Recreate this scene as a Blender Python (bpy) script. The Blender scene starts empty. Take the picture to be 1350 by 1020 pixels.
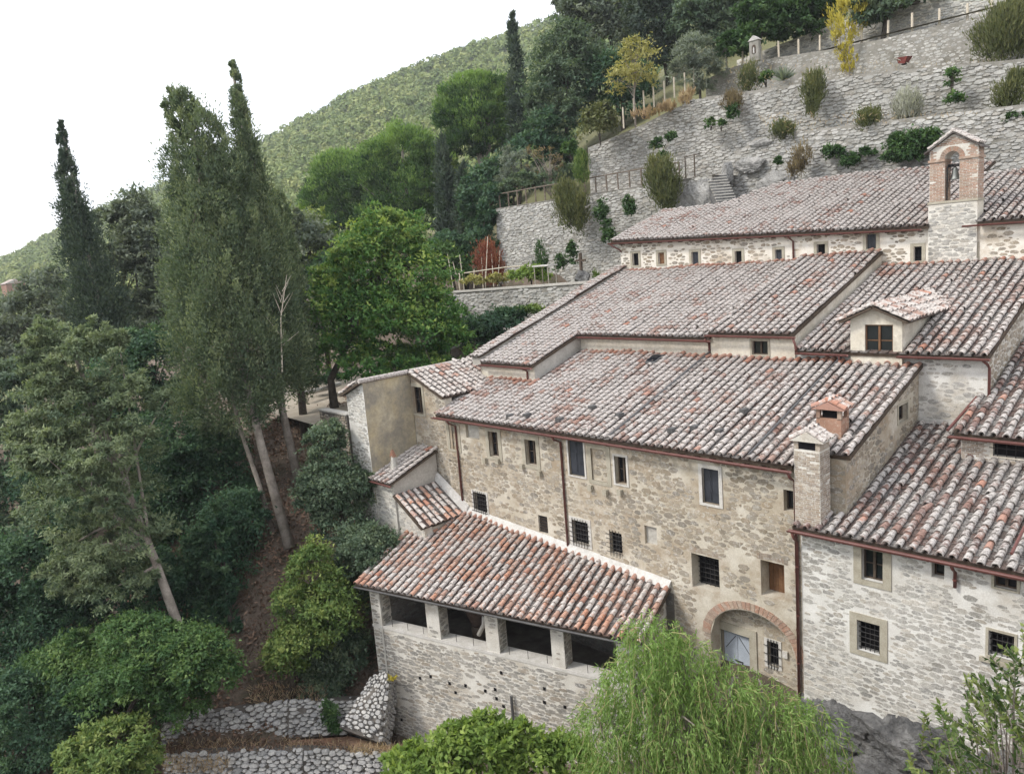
import bpy, math, random
import numpy as np
from mathutils import Matrix, Vector
rng = np.random.default_rng(7); random.seed(7)
S = bpy.context.scene
COL = bpy.context.scene.collection
# ---------------------------------------------------------------- camera
W, H, F = 1350, 1020, 1017.0
PITCH, ROLL, TH = math.radians(9.6), math.radians(4.7), math.radians(43.5)
r_w = np.array([math.sin(TH), math.cos(TH), 0]); f_w = np.array([-math.cos(TH), math.sin(TH), 0]); UP = np.array([0, 0, 1.0])
FW = f_w*math.cos(PITCH) - UP*math.sin(PITCH); u0 = UP*math.cos(PITCH) + f_w*math.sin(PITCH)
CI = r_w*math.cos(ROLL) - u0*math.sin(ROLL); CJ = r_w*math.sin(ROLL) + u0*math.cos(ROLL)
cam = bpy.data.cameras.new('camera'); co = bpy.data.objects.new('camera', cam); COL.objects.link(co)
m = Matrix.Identity(4)
for k in range(3): m[k][0], m[k][1], m[k][2] = CI[k], CJ[k], -FW[k]
co.matrix_world = m
cam.sensor_width = 36; cam.lens = 36*F/W; cam.clip_end = 8000; cam.clip_start = .1
S.camera = co
# ---------------------------------------------------------------- light
SUN_EL, SUN_AZ = math.radians(46), math.radians(238)   # azimuth counted from +X towards +Y
w = bpy.data.worlds.new('World'); S.world = w; w.use_nodes = True
nt = w.node_tree; nt.nodes.clear()
def N(t, k, **kw):
    n = t.nodes.new(k)
    for a, b in kw.items(): setattr(n, a, b)
    return n
sky = N(nt, 'ShaderNodeTexSky', sky_type='NISHITA', sun_disc=False); sky.sun_elevation = SUN_EL; sky.sun_rotation = math.radians(90) - SUN_AZ
bg = N(nt, 'ShaderNodeBackground'); out = N(nt, 'ShaderNodeOutputWorld'); bg.inputs[1].default_value = .1
tc = N(nt, 'ShaderNodeTexCoord'); nz = N(nt, 'ShaderNodeTexNoise'); nz.inputs['Scale'].default_value = 2.6; nz.inputs['Detail'].default_value = 6
rp = N(nt, 'ShaderNodeValToRGB'); rp.color_ramp.elements[0].position = .30; rp.color_ramp.elements[1].position = .50
rp.color_ramp.elements[0].color = (.40, .40, .40, 1)
mx = N(nt, 'ShaderNodeMix', data_type='RGBA'); mx.inputs[7].default_value = (8.5, 8.7, 9.1, 1)
nt.links.new(tc.outputs['Generated'], nz.inputs['Vector']); nt.links.new(nz.outputs['Fac'], rp.inputs[0])
nt.links.new(rp.outputs[0], mx.inputs[0]); nt.links.new(sky.outputs[0], mx.inputs[6]); nt.links.new(mx.outputs[2], bg.inputs[0]); nt.links.new(bg.outputs[0], out.inputs[0])
sl = bpy.data.lights.new('sun', 'SUN'); sl.energy = 1.5; sl.angle = math.radians(12); sl.color = (1, .95, .87)
so = bpy.data.objects.new('sun', sl); COL.objects.link(so)
sd = Vector((math.cos(SUN_EL)*math.cos(SUN_AZ), math.cos(SUN_EL)*math.sin(SUN_AZ), math.sin(SUN_EL)))
so.rotation_euler = sd.to_track_quat('Z', 'Y').to_euler(); so.location = (0, 0, 60)
S.view_settings.view_transform = 'Standard'; S.view_settings.look = 'None'; S.view_settings.gamma = 1; S.view_settings.exposure = 1.15
S.cycles.max_bounces = 5; S.cycles.diffuse_bounces = 3; S.cycles.transmission_bounces = 3; S.cycles.transparent_max_bounces = 6
# ---------------------------------------------------------------- helpers
def at(px, py, x=None, y=None, z=None, d=None, pl=None):
    v = FW*F + CI*(px-W/2) - CJ*(py-H/2)
    if x is not None: t = x/v[0]
    elif y is not None: t = y/v[1]
    elif z is not None: t = z/v[2]
    elif d is not None: t = d/F
    else: t = np.dot(pl[0], pl[1])/np.dot(v, pl[1])
    return v*t
def depth(p): return float(np.dot(p, FW))
def screen(p):
    d = np.dot(p, FW); return W/2 + F*np.dot(p, CI)/d, H/2 - F*np.dot(p, CJ)/d, d
def mesh(name, V, Fc, mats=None, var=None, midx=None, smooth=False):
    """V (n,3), Fc list of index tuples or (m,k) array"""
    me = bpy.data.meshes.new(name)
    V = np.asarray(V, dtype=np.float32).reshape(-1, 3)
    if isinstance(Fc, np.ndarray):
        lt = np.full(len(Fc), Fc.shape[1], dtype=np.int32); li = Fc.astype(np.int32).ravel()
    else:
        lt = np.array([len(f) for f in Fc], dtype=np.int32); li = np.array([i for f in Fc for i in f], dtype=np.int32)
    me.vertices.add(len(V)); me.vertices.foreach_set('co', V.ravel())
    me.loops.add(len(li)); me.loops.foreach_set('vertex_index', li)
    me.polygons.add(len(lt)); st = np.zeros(len(lt), dtype=np.int32); st[1:] = np.cumsum(lt)[:-1]
    me.polygons.foreach_set('loop_start', st)
    if midx is not None: me.polygons.foreach_set('material_index', np.asarray(midx, dtype=np.int32))
    me.update(calc_edges=True)
    me.polygons.foreach_set('use_smooth', np.full(len(lt), bool(smooth)))
    if var is not None:
        a = me.attributes.new('var', 'FLOAT', 'FACE'); a.data.foreach_set('value', np.asarray(var, dtype=np.float32))
    for mm in (mats if isinstance(mats, (list, tuple)) else [mats]):
        if mm: me.materials.append(mm)
    return me
def link(name, me, parent=None, kind=None):
    o = bpy.data.objects.new(name, me); COL.objects.link(o)
    if parent is not None:
        o.parent = parent
        if parent.type == 'EMPTY': o.matrix_parent_inverse = Matrix.Translation(-parent.location)
    if kind: o['kind'] = kind
    return o
def thing(name, label, cat, loc, group=None):
    o = bpy.data.objects.new(name, None); COL.objects.link(o); o.location = [float(c) for c in loc]; o.empty_display_size = .3
    o['label'] = label; o['category'] = cat
    if group: o['group'] = group
    return o
class MB:
    def __init__(s): s.v = []; s.f = []
    def add(s, V, Fc):
        b = len(s.v); s.v.extend([tuple(float(c) for c in p) for p in V]); s.f.extend([tuple(i+b for i in f) for f in Fc]); return s
    def hexa(s, P):   # 8 points: bottom 4 ccw, top 4
        return s.add(P, [(3,2,1,0),(4,5,6,7),(0,1,5,4),(1,2,6,5),(2,3,7,6),(3,0,4,7)])
    def box(s, c, h, ax=None):
        c = np.array(c, float); X, Y, Z = ax if ax is not None else (np.array([1,0,0.]), np.array([0,1,0.]), UP)
        return s.hexa([c + X*a*h[0] + Y*b*h[1] + Z*e*h[2] for e in (-1,1) for a, b in ((-1,-1),(1,-1),(1,1),(-1,1))])
    def tube(s, pts, r, seg=8, cap=True):
        pts = [np.array(p, float) for p in pts]; n = len(pts); rr = r if isinstance(r, (list, tuple)) else [r]*n
        V = []; ref = None
        for i, p in enumerate(pts):
            t = pts[min(i+1, n-1)] - pts[max(i-1, 0)]; t = t/(np.linalg.norm(t)+1e-9)
            a = np.cross(t, UP if abs(t[2]) < .9 else np.array([1., 0, 0])); a /= np.linalg.norm(a)
            if ref is not None and np.dot(a, ref) < 0: a = -a
            ref = a; b = np.cross(t, a)
            V += [p + rr[i]*(a*math.cos(2*math.pi*k/seg) + b*math.sin(2*math.pi*k/seg)) for k in range(seg)]
        Fc = [(i*seg+k, i*seg+(k+1) % seg, (i+1)*seg+(k+1) % seg, (i+1)*seg+k) for i in range(n-1) for k in range(seg)]
        if cap: Fc += [tuple(range(seg))[::-1], tuple((n-1)*seg+k for k in range(seg))]
        return s.add(V, Fc)
    def lathe(s, c, prof, seg=14):
        c = np.array(c, float); V = [c + np.array([r*math.cos(2*math.pi*k/seg), r*math.sin(2*math.pi*k/seg), z]) for r, z in prof for k in range(seg)]
        Fc = [(i*seg+k, i*seg+(k+1) % seg, (i+1)*seg+(k+1) % seg, (i+1)*seg+k) for i in range(len(prof)-1) for k in range(seg)]
        return s.add(V, Fc)
    def build(s, name, mat, parent=None, smooth=False): return link(name, mesh(name, s.v, s.f, mat, smooth=smooth), parent)
# ---------------------------------------------------------------- materials
def new_mat(name):
    mt = bpy.data.materials.new(name); mt.use_nodes = True; t = mt.node_tree; b = t.nodes['Principled BSDF']
    return mt, t, b
def ramp(t, fac, cols):
    r = N(t, 'ShaderNodeValToRGB'); e = r.color_ramp.elements
    while len(e) < len(cols): e.new(.5)
    for q, (p, c) in zip(e, cols): q.position = p; q.color = (*c, 1)
    t.links.new(fac, r.inputs[0]); return r.outputs[0]
def noise(t, scale, detail=4, rough=.6, vec=None, dist=0):
    n = N(t, 'ShaderNodeTexNoise'); n.inputs['Scale'].default_value = scale; n.inputs['Detail'].default_value = detail
    n.inputs['Roughness'].default_value = rough; n.inputs['Distortion'].default_value = dist
    if vec is None:
        g = N(t, 'ShaderNodeNewGeometry'); vec = g.outputs['Position']
    t.links.new(vec, n.inputs['Vector']); return n.outputs['Fac']
def mix(t, fac, a, b, mode='MIX'):
    n = N(t, 'ShaderNodeMix', data_type='RGBA', blend_type=mode)
    for s_, v in ((0, fac), (6, a), (7, b)):
        if isinstance(v, (int, float)): n.inputs[s_].default_value = v
        elif isinstance(v, tuple): n.inputs[s_].default_value = (*v, 1)
        else: t.links.new(v, n.inputs[s_])
    return n.outputs[2]
def math_(t, op, a, b=None, clamp=False):
    n = N(t, 'ShaderNodeMath', operation=op, use_clamp=clamp)
    for s_, v in ((0, a), (1, b)):
        if v is None: continue
        if isinstance(v, (int, float)): n.inputs[s_].default_value = v
        else: t.links.new(v, n.inputs[s_])
    return n.outputs[0]
def bump(t, b, h, strength=.4, dist=.02):
    n = N(t, 'ShaderNodeBump'); n.inputs['Strength'].default_value = strength; n.inputs['Distance'].default_value = dist
    t.links.new(h, n.inputs['Height']); t.links.new(n.outputs[0], b.inputs['Normal'])
def piece_var(t):   # a random number for each loose piece (object or island)
    a = N(t, 'ShaderNodeAttribute', attribute_name='var'); o = N(t, 'ShaderNodeObjectInfo')
    return math_(t, 'FRACT', math_(t, 'ADD', a.outputs['Fac'], o.outputs['Random']))
def m_stone(name, cols, rough=.9, spot=.35, sc=9, lich=(.62, .61, .58), lich_at=.62):
    mt, t, b = new_mat(name)
    v = piece_var(t); c = ramp(t, v, [(i/(len(cols)-1), q) for i, q in enumerate(cols)])
    n1 = noise(t, sc, 5, .65); n2 = noise(t, sc*4, 4, .7)
    c = mix(t, math_(t, 'MULTIPLY', ramp(t, n1, [(lich_at-.1, (0,0,0)), (lich_at+.12, (1,1,1))]), spot*2), c, lich)
    c = mix(t, 1.0, c, ramp(t, n2, [(.28, (.66,.64,.62)), (.62, (1.08,1.08,1.08))]), 'MULTIPLY')
    c = mix(t, 1.0, c, ramp(t, noise(t, .45, 5, .65, dist=.5), [(.34, (.72,.71,.69)), (.5, (.97,.96,.95)), (.66, (1.12,1.11,1.10))]), 'MULTIPLY')
    t.links.new(c, b.inputs['Base Color']); b.inputs['Roughness'].default_value = rough; b.inputs['Specular IOR Level'].default_value = .2
    bump(t, b, n2, .5, .015); return mt
def m_plain(name, c1, c2, scale=3, scale2=18, rough=.9, bs=.4, c3=None, spec=.2, metal=0, bd=.015, t3=.6):
    mt, t, b = new_mat(name); n1 = noise(t, scale, 6, .62, dist=.3); n2 = noise(t, scale2, 5, .7)
    c = mix(t, ramp(t, n1, [(.36, (0,0,0)), (.64, (1,1,1))]), c1, c2)
    if c3 is not None: c = mix(t, ramp(t, noise(t, scale*.45, 5, .7), [(t3-.08, (0,0,0)), (t3+.08, (1,1,1))]), c, c3)
    c = mix(t, 1.0, c, ramp(t, n2, [(.25, (.74,.73,.72)), (.65, (1.06,1.06,1.06))]), 'MULTIPLY')
    t.links.new(c, b.inputs['Base Color']); b.inputs['Roughness'].default_value = rough; b.inputs['Specular IOR Level'].default_value = spec; b.inputs['Metallic'].default_value = metal
    if bs: bump(t, b, n2, bs, bd)
    return mt
def m_tile(name, lichen, base, dark=.35, spots=.5, lc=((.355,.315,.29), (.535,.495,.465))):
    mt, t, b = new_mat(name); v = piece_var(t)
    c = ramp(t, v, [(0, base[0]), (.35, base[1]), (.7, base[2]), (1, base[3])])
    wn = N(t, 'ShaderNodeTexWhiteNoise', noise_dimensions='1D'); t.links.new(math_(t, 'MULTIPLY', v, 91.7), wn.inputs['W'])
    n0 = noise(t, .55, 4, .6); n1 = noise(t, 5.5, 5, .68, dist=.4); n2 = noise(t, 10, 5, .72); n3 = noise(t, 15, 4, .65)
    k = math_(t, 'ADD', math_(t, 'ADD', math_(t, 'MULTIPLY', n1, .75), math_(t, 'MULTIPLY', n2, .45)), math_(t, 'ADD', math_(t, 'MULTIPLY', n0, .95), -.2))
    k = math_(t, 'ADD', k, math_(t, 'MULTIPLY', math_(t, 'SUBTRACT', wn.outputs['Value'], .5), .34))
    thr = 1.2 - .62*lichen
    f = ramp(t, math_(t, 'SUBTRACT', k, thr - .5, True), [(.40, (0,0,0)), (.58, (1,1,1))])
    li = mix(t, ramp(t, n2, [(.35, (0,0,0)), (.65, (1,1,1))]), *lc)
    c = mix(t, f, c, li)
    dk = ramp(t, math_(t, 'ADD', math_(t, 'MULTIPLY', n3, .55), math_(t, 'MULTIPLY', n2, .45)), [(.36 + .12*dark, (1,1,1)), (.44 + .12*dark, (0,0,0))])
    c = mix(t, math_(t, 'MULTIPLY', dk, spots), c, (.045, .04, .036))
    t.links.new(c, b.inputs['Base Color']); b.inputs['Roughness'].default_value = .92; b.inputs['Specular IOR Level'].default_value = .15
    bump(t, b, n2, .7, .015); return mt
TB = ((.29,.17,.135), (.34,.225,.185), (.31,.215,.18), (.25,.18,.155))
TBr = ((.44,.225,.15), (.47,.28,.205), (.41,.255,.195), (.35,.24,.195))
M = {}
M['tileA'] = m_tile('lichened roof tile', .70, TB, dark=.4, spots=.6)
M['tileB'] = m_tile('pale lichened roof tile', .78, TB, dark=.4, spots=.55)
M['tileE'] = m_tile('mottled roof tile', .62, ((.2,.12,.1),(.27,.17,.14),(.24,.16,.14),(.17,.13,.12)), dark=.5, spots=.55, lc=((.33,.30,.28),(.49,.46,.435)))
M['tileG'] = m_tile('red roof tile', .55, TBr, dark=.35, spots=.5, lc=((.40,.36,.33), (.58,.54,.51)))
M['tileR'] = m_tile('fresh terracotta tile', .25, ((.38,.19,.135),(.41,.235,.18),(.36,.21,.165),(.38,.25,.2)), spots=.25)
M['pan'] = m_tile('dirty gap-shade pan tile', .45, ((.11,.07,.058),(.13,.09,.078),(.10,.078,.07),(.085,.07,.063)), dark=.6, spots=.8, lc=((.15,.14,.13),(.22,.205,.195)))  # darker than the covers: dirt, and gap shade put into the colour
M['stoneA'] = m_stone('warm rubble stone', [(.27,.23,.175),(.36,.31,.24),(.30,.275,.235),(.42,.365,.29),(.235,.215,.185),(.34,.28,.205)], lich_at=.60)
M['stoneE'] = m_stone('pale rubble stone', [(.36,.35,.33),(.46,.45,.42),(.32,.315,.30),(.50,.475,.43),(.27,.27,.26),(.42,.39,.34)], lich_at=.56)
M['stoneG'] = m_stone('tan grey rubble stone', [(.28,.27,.25),(.37,.35,.315),(.24,.235,.22),(.41,.38,.33),(.32,.28,.23)], lich_at=.6)
M['stoneT'] = m_stone('grey terrace stone', [(.31,.31,.30),(.44,.44,.425),(.36,.36,.345),(.50,.495,.48),(.25,.255,.25),(.40,.38,.345)], lich_at=.58)
M['stoneD'] = m_stone('dry wall stone', [(.27,.275,.285),(.43,.43,.425),(.35,.35,.355),(.50,.495,.48),(.22,.225,.235)], lich_at=.55)
M['stone_shade'] = m_stone('shaded interior stone', [(.10,.098,.093),(.15,.147,.14),(.12,.118,.112),(.18,.175,.165)], spot=.1)  # dark tone carries the shade of the loggia interior
M['mortA'] = m_plain('warm lime mortar', (.43,.38,.30), (.58,.54,.465), 1.1, 22, c3=(.345,.28,.205), t3=.54)
M['mortD'] = m_plain('white lime mortar', (.66,.615,.54), (.76,.73,.67), 1.5, 22, c3=(.50,.43,.34))
M['mortE'] = m_plain('pale lime mortar', (.57,.555,.52), (.70,.69,.66), 1.2, 24, c3=(.48,.445,.39))
M['mortG'] = m_plain('grey lime mortar', (.53,.50,.445), (.65,.63,.58), 1.2, 24, c3=(.44,.39,.32))
M['mortT'] = m_plain('dark earth joint', (.22,.21,.185), (.32,.305,.28), 1.5, 20, c3=(.16,.15,.125))
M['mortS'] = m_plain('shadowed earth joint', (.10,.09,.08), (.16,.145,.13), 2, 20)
M['plaster'] = m_plain('cream plaster', (.55,.50,.41), (.66,.62,.54), 1.3, 9, c3=(.47,.43,.36), bs=.25)
M['plasterJ'] = m_plain('stained ochre plaster', (.42,.35,.225), (.50,.44,.32), .8, 7, c3=(.27,.245,.20), bs=.25, t3=.53)
M['fillet'] = m_plain('white cement fillet', (.46,.445,.42), (.58,.565,.54), 4, 20)
M['grey_plaster'] = m_plain('grey plaster', (.40,.38,.345), (.50,.48,.44), 1.2, 10, c3=(.33,.31,.28), bs=.25)
M['frame'] = m_plain('sandstone trim', (.34,.31,.245), (.42,.39,.32), 3, 26, bs=.35)
M['frame_pale'] = m_plain('pale trim', (.50,.48,.44), (.60,.58,.55), 3, 26, bs=.3)
M['gutter'] = m_plain('red brown painted metal', (.115,.042,.036), (.155,.062,.052), 2, 14, rough=.5, bs=.1, spec=.4)
M['gutter_dark'] = m_plain('dark grey metal', (.07,.068,.07), (.1,.1,.1), 2, 14, rough=.5, bs=.1, spec=.4)
M['iron'] = m_plain('black iron', (.02,.02,.022), (.035,.032,.03), 5, 30, rough=.6, bs=.2)
M['wood'] = m_plain('brown window wood', (.14,.07,.035), (.20,.11,.06), 6, 40, rough=.6)
M['wood_dark'] = m_plain('dark timber', (.06,.045,.035), (.10,.075,.055), 5, 30, rough=.8)
M['wood_grey'] = m_plain('weathered grey timber', (.30,.27,.23), (.42,.39,.34), 5, 30, rough=.9)
M['rail_wood'] = m_plain('dark weathered rail wood', (.12,.095,.075), (.2,.165,.135), 5, 30, rough=.9)
M['stake'] = m_plain('pale chestnut stake', (.52,.45,.35), (.62,.56,.47), 5, 30, rough=.9)
M['shutter'] = m_plain('navy shutter paint', (.028,.031,.040), (.042,.046,.058), 3, 20, rough=.5, bs=.1, spec=.35)
M['door'] = m_plain('grey blue door paint', (.36,.40,.46), (.43,.47,.53), 2, 20, rough=.55, bs=.15, spec=.3)
M['brick'] = m_stone('old red brick', [(.36,.21,.15),(.42,.28,.21),(.34,.22,.17),(.40,.31,.245),(.32,.24,.195)], lich=(.55,.48,.41), lich_at=.6)
M['brick_grey'] = m_stone('weathered chimney brick', [(.33,.26,.20),(.39,.33,.27),(.28,.23,.19),(.44,.38,.31)], lich_at=.58)
M['terracotta'] = m_plain('terracotta', (.22,.11,.075), (.30,.17,.12), 5, 30)
M['jar'] = m_plain('dark brown clay', (.055,.038,.031), (.085,.06,.05), 5, 30)
M['bronze'] = m_plain('grey bronze', (.16,.17,.165), (.25,.26,.25), 6, 30, rough=.5, metal=.6)
M['bark'] = m_plain('grey bark', (.20,.17,.145), (.34,.30,.26), 2.2, 16, bs=.9, bd=.05)
M['bark_dark'] = m_plain('dark bark', (.05,.042,.035), (.10,.085,.07), 3, 14, bs=.9, bd=.04)
M['soil'] = m_plain('leaf littered soil', (.11,.085,.065), (.18,.14,.11), .9, 9, c3=(.075,.07,.045), bs=1, bd=.12, t3=.58)
M['litter'] = m_plain('dry needle litter', (.30,.17,.11), (.36,.235,.16), 1.2, 14, c3=(.24,.2,.12), bs=1, bd=.06)
M['gravel'] = m_plain('pale gravel', (.36,.31,.25), (.44,.39,.32), 1.2, 22)
M['terrace_soil'] = m_plain('dry terrace grass', (.20,.175,.115), (.16,.16,.085), 1.4, 12, c3=(.25,.2,.14), bs=.8, bd=.05)
M['rock'] = m_plain('grey bedrock', (.15,.15,.152), (.30,.295,.29), 2.2, 9, c3=(.08,.08,.083), bs=1, bd=.25)
M['rock_pale'] = m_plain('pale bedrock', (.27,.265,.255), (.42,.41,.395), 1.6, 8, c3=(.15,.15,.15), bs=1, bd=.12)
M['wood_floor'] = m_plain('hill undergrowth', (.11,.135,.05), (.16,.17,.075), .02, .3, c3=(.22,.19,.13), t3=.66, bs=0)
M['red_paint'] = m_plain('faded red paint', (.12,.03,.028), (.18,.05,.042), 4, 20, rough=.6)
M['dark'] = m_plain('dark room', (.012,.012,.014), (.018,.017,.018), 2, 10, rough=1, bs=0, spec=0)
def m_glass():
    mt, t, b = new_mat('dark window glass'); b.inputs['Base Color'].default_value = (.012, .014, .018, 1); b.inputs['Roughness'].default_value = .12
    b.inputs['Specular IOR Level'].default_value = .45; bump(t, b, noise(t, 1.5, 2, .5), .08, .02); return mt
M['glass'] = m_glass()
def m_leaf(name, c0, c1, c2, trans=.3, rough=.65):
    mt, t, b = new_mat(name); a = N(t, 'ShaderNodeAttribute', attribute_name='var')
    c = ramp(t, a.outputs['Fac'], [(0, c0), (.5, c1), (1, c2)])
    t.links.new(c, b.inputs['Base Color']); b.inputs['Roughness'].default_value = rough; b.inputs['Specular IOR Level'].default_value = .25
    tr = N(t, 'ShaderNodeBsdfTranslucent'); ms = N(t, 'ShaderNodeMixShader'); ms.inputs[0].default_value = trans
    t.links.new(mix(t, 1.0, c, (1.25, 1.3, .7), 'MULTIPLY'), tr.inputs[0])
    t.links.new(b.outputs[0], ms.inputs[1]); t.links.new(tr.outputs[0], ms.inputs[2])
    t.links.new(ms.outputs[0], t.nodes['Material Output'].inputs[0]); return mt
L = {}
L['cypress'] = m_leaf('old cypress foliage', (.05,.08,.05), (.115,.155,.088), (.22,.255,.135))
L['cypress_dark'] = m_leaf('dark cypress foliage', (.025,.043,.034), (.05,.075,.055), (.09,.115,.075))
L['conifer'] = m_leaf('grey green conifer foliage', (.06,.095,.058), (.15,.195,.11), (.26,.30,.165))
L['ilex'] = m_leaf('holm oak foliage', (.045,.08,.052), (.095,.14,.088), (.175,.22,.13))
L['ilex_grey'] = m_leaf('grey holm oak foliage', (.07,.095,.075), (.13,.16,.12), (.21,.235,.165))
L['under'] = m_leaf('understory foliage', (.022,.06,.036), (.048,.10,.056), (.105,.175,.085))
L['broad'] = m_leaf('broadleaf foliage', (.03,.075,.028), (.065,.13,.042), (.14,.21,.065))
L['linden'] = m_leaf('walnut foliage', (.04,.11,.032), (.095,.20,.05), (.26,.33,.08))
L['lime'] = m_leaf('yellow green foliage', (.055,.105,.03), (.12,.185,.05), (.23,.27,.08))
L['pine'] = m_leaf('stone pine needles', (.025,.06,.024), (.075,.145,.042), (.19,.29,.08))
L['olive'] = m_leaf('olive foliage', (.10,.125,.105), (.17,.20,.165), (.26,.29,.235))
L['yellow'] = m_leaf('yellow autumn leaves', (.30,.25,.04), (.48,.41,.07), (.6,.53,.14))
L['pale'] = m_leaf('pale yellow leaves', (.22,.21,.07), (.32,.30,.11), (.42,.39,.17))
L['willow'] = m_leaf('willow leaves', (.10,.175,.045), (.20,.31,.09), (.34,.44,.16), trans=.4)
L['walnut'] = m_leaf('bright broad leaves', (.085,.145,.035), (.165,.245,.055), (.28,.355,.09), trans=.4)
L['box'] = m_leaf('box leaves', (.035,.065,.02), (.09,.14,.04), (.21,.245,.08))
L['ivy'] = m_leaf('ivy leaves', (.025,.06,.022), (.045,.095,.032), (.09,.15,.05))
L['broom'] = m_leaf('broom twigs', (.06,.075,.035), (.11,.125,.05), (.17,.17,.07))
L['brown'] = m_leaf('withered brown twigs', (.11,.085,.055), (.19,.15,.09), (.26,.20,.11))
L['red'] = m_leaf('russet leaves', (.13,.035,.025), (.23,.075,.05), (.30,.13,.08))
L['silver'] = m_leaf('silver grey stems', (.26,.26,.23), (.36,.36,.32), (.46,.46,.41))
L['straw'] = m_leaf('dry straw grass', (.28,.20,.12), (.42,.31,.20), (.52,.41,.28))
L['litter'] = m_leaf('fallen leaves', (.10,.06,.04), (.19,.12,.085), (.30,.20,.14), trans=.05)
L['hill'] = m_leaf('hill wood foliage', (.085,.13,.04), (.165,.215,.068), (.27,.295,.105), trans=.15)
# ---------------------------------------------------------------- masonry, roofs, windows
def fr(o, u, n): return (np.array([*o, 0.0]), np.array([*u, 0.0]), np.array([*n, 0.0]))
def pt(f, s, z, d=0.0): return f[0] + f[1]*s + UP*z + f[2]*d
def fbox(mb, f, sa, sb, za, zb, da, db):
    P = [pt(f, s, z, d) for z in (za, zb) for s, d in ((sa, db), (sb, db), (sb, da), (sa, da))]
    mb.hexa(P); return mb
def fn(v): return v if callable(v) else (lambda s: v)
STY = {
 'A': dict(w=.30, h=.17, gap=.022, skip=.05, proud=(.003,.016), patch=.84),
 'E': dict(w=.27, h=.13, gap=.018, skip=.03, proud=(.003,.014), patch=.92),
 'D': dict(w=.30, h=.16, gap=.055, skip=.16, proud=(.002,.012), patch=.75),
 'G': dict(w=.34, h=.14, gap=.028, skip=.04, proud=(.004,.022), patch=.85),
 'T': dict(w=.39, h=.172, gap=.02, skip=.02, proud=(.015,.075), patch=2),
 'S': dict(w=.27, h=.15, gap=.01, skip=.01, proud=(.03,.10), patch=2),
 'brick': dict(w=(.24,.28), h=(.065,.07), gap=.014, skip=.03, proud=(.006,.014), patch=2),
}
def vor(sw, sh, w_, h_, jit=.40, K=8, wt=.42):
    """irregular cells (star shaped Voronoi) over a rectangle: centres (n,2), loops (n,K,2)"""
    nc, nr = int(math.ceil(sw/w_))+4, int(math.ceil(sh/h_))+4; jj, ii = np.meshgrid(np.arange(nr), np.arange(nc), indexing='ij')
    X = ii-1.5+.5*(jj % 2)+rng.uniform(-jit, jit, jj.shape); Z = jj-1.5+rng.uniform(-jit, jit, jj.shape); Wt = rng.uniform(-wt, wt, jj.shape)
    an = 2*math.pi*(np.arange(K)+rng.uniform(-.28, .28, (nr, nc, K)))/K; cx, cz = np.cos(an), np.sin(an); R = np.full(an.shape, .95)
    for dj in (-2,-1,0,1,2):
        for di in (-2,-1,0,1,2):
            if not (dj or di): continue
            sh_ = lambda a_: np.roll(np.roll(a_, -dj, 0), -di, 1)
            dX, dZ = sh_(X)-X, sh_(Z)-Z; pj = dX[..., None]*cx + dZ[..., None]*cz; r = ((dX**2+dZ**2) + Wt - sh_(Wt))[..., None]/np.maximum(2*pj, 1e-4)
            R = np.where(pj > .02, np.minimum(R, r), R)
    R = .5*R + .25*(np.roll(R, 1, -1) + np.roll(R, -1, -1)); R = np.clip(R*1.07, .18, .95)*rng.uniform(.93, 1.05, R.shape)
    P = np.stack([(X[..., None]+R*cx)*w_, (Z[..., None]+R*cz)*h_], -1).reshape(-1, K, 2); C = np.stack([X*w_, Z*h_], -1).reshape(-1, 2)
    return C, P
def rubble_vor(f, s0, s1, zb, zt, holes, st):
    zb, zt = fn(zb), fn(zt); sp_ = np.linspace(s0, s1, 9); zlo = min(zb(s) for s in sp_); zhi = max(zt(s) for s in sp_); C, P = vor(s1-s0, zhi-zlo, st['w'], st['h']); ph = rng.uniform(0, 6, 4); g = st['gap']/2; out = []
    P = P + np.array([s0, zlo]); C = C + np.array([s0, zlo]); dv = P-C[:, None]; ln = np.linalg.norm(dv, axis=2, keepdims=True); P = C[:, None] + dv*np.maximum(.45, 1-g/np.maximum(ln, .02))
    P[..., 0] = np.clip(P[..., 0], s0+.012, s1-.012); lo, hi = P.min(1), P.max(1)
    pn = .5 + .25*np.sin(C[:, 0]*1.1+ph[0]+C[:, 1]*.7) + .25*np.sin(C[:, 0]*.53-C[:, 1]*1.7+ph[1]); ok = rng.random(len(C)) > st['skip'] + .55*(pn > st['patch'])
    ok &= (hi[:, 0]-lo[:, 0] > .06) & (C[:, 0] > s0) & (C[:, 0] < s1)
    for (ha, hb, z0, z1) in holes: ok &= ~((hi[:, 0] > ha) & (lo[:, 0] < hb) & (hi[:, 1] > z0) & (lo[:, 1] < z1))
    for i in np.nonzero(ok)[0]:
        if lo[i, 1] > zb(C[i, 0])-.02 and hi[i, 1] < zt(C[i, 0])+.0: out.append((P[i], rng.uniform(*st['proud'])))
    return out
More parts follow.
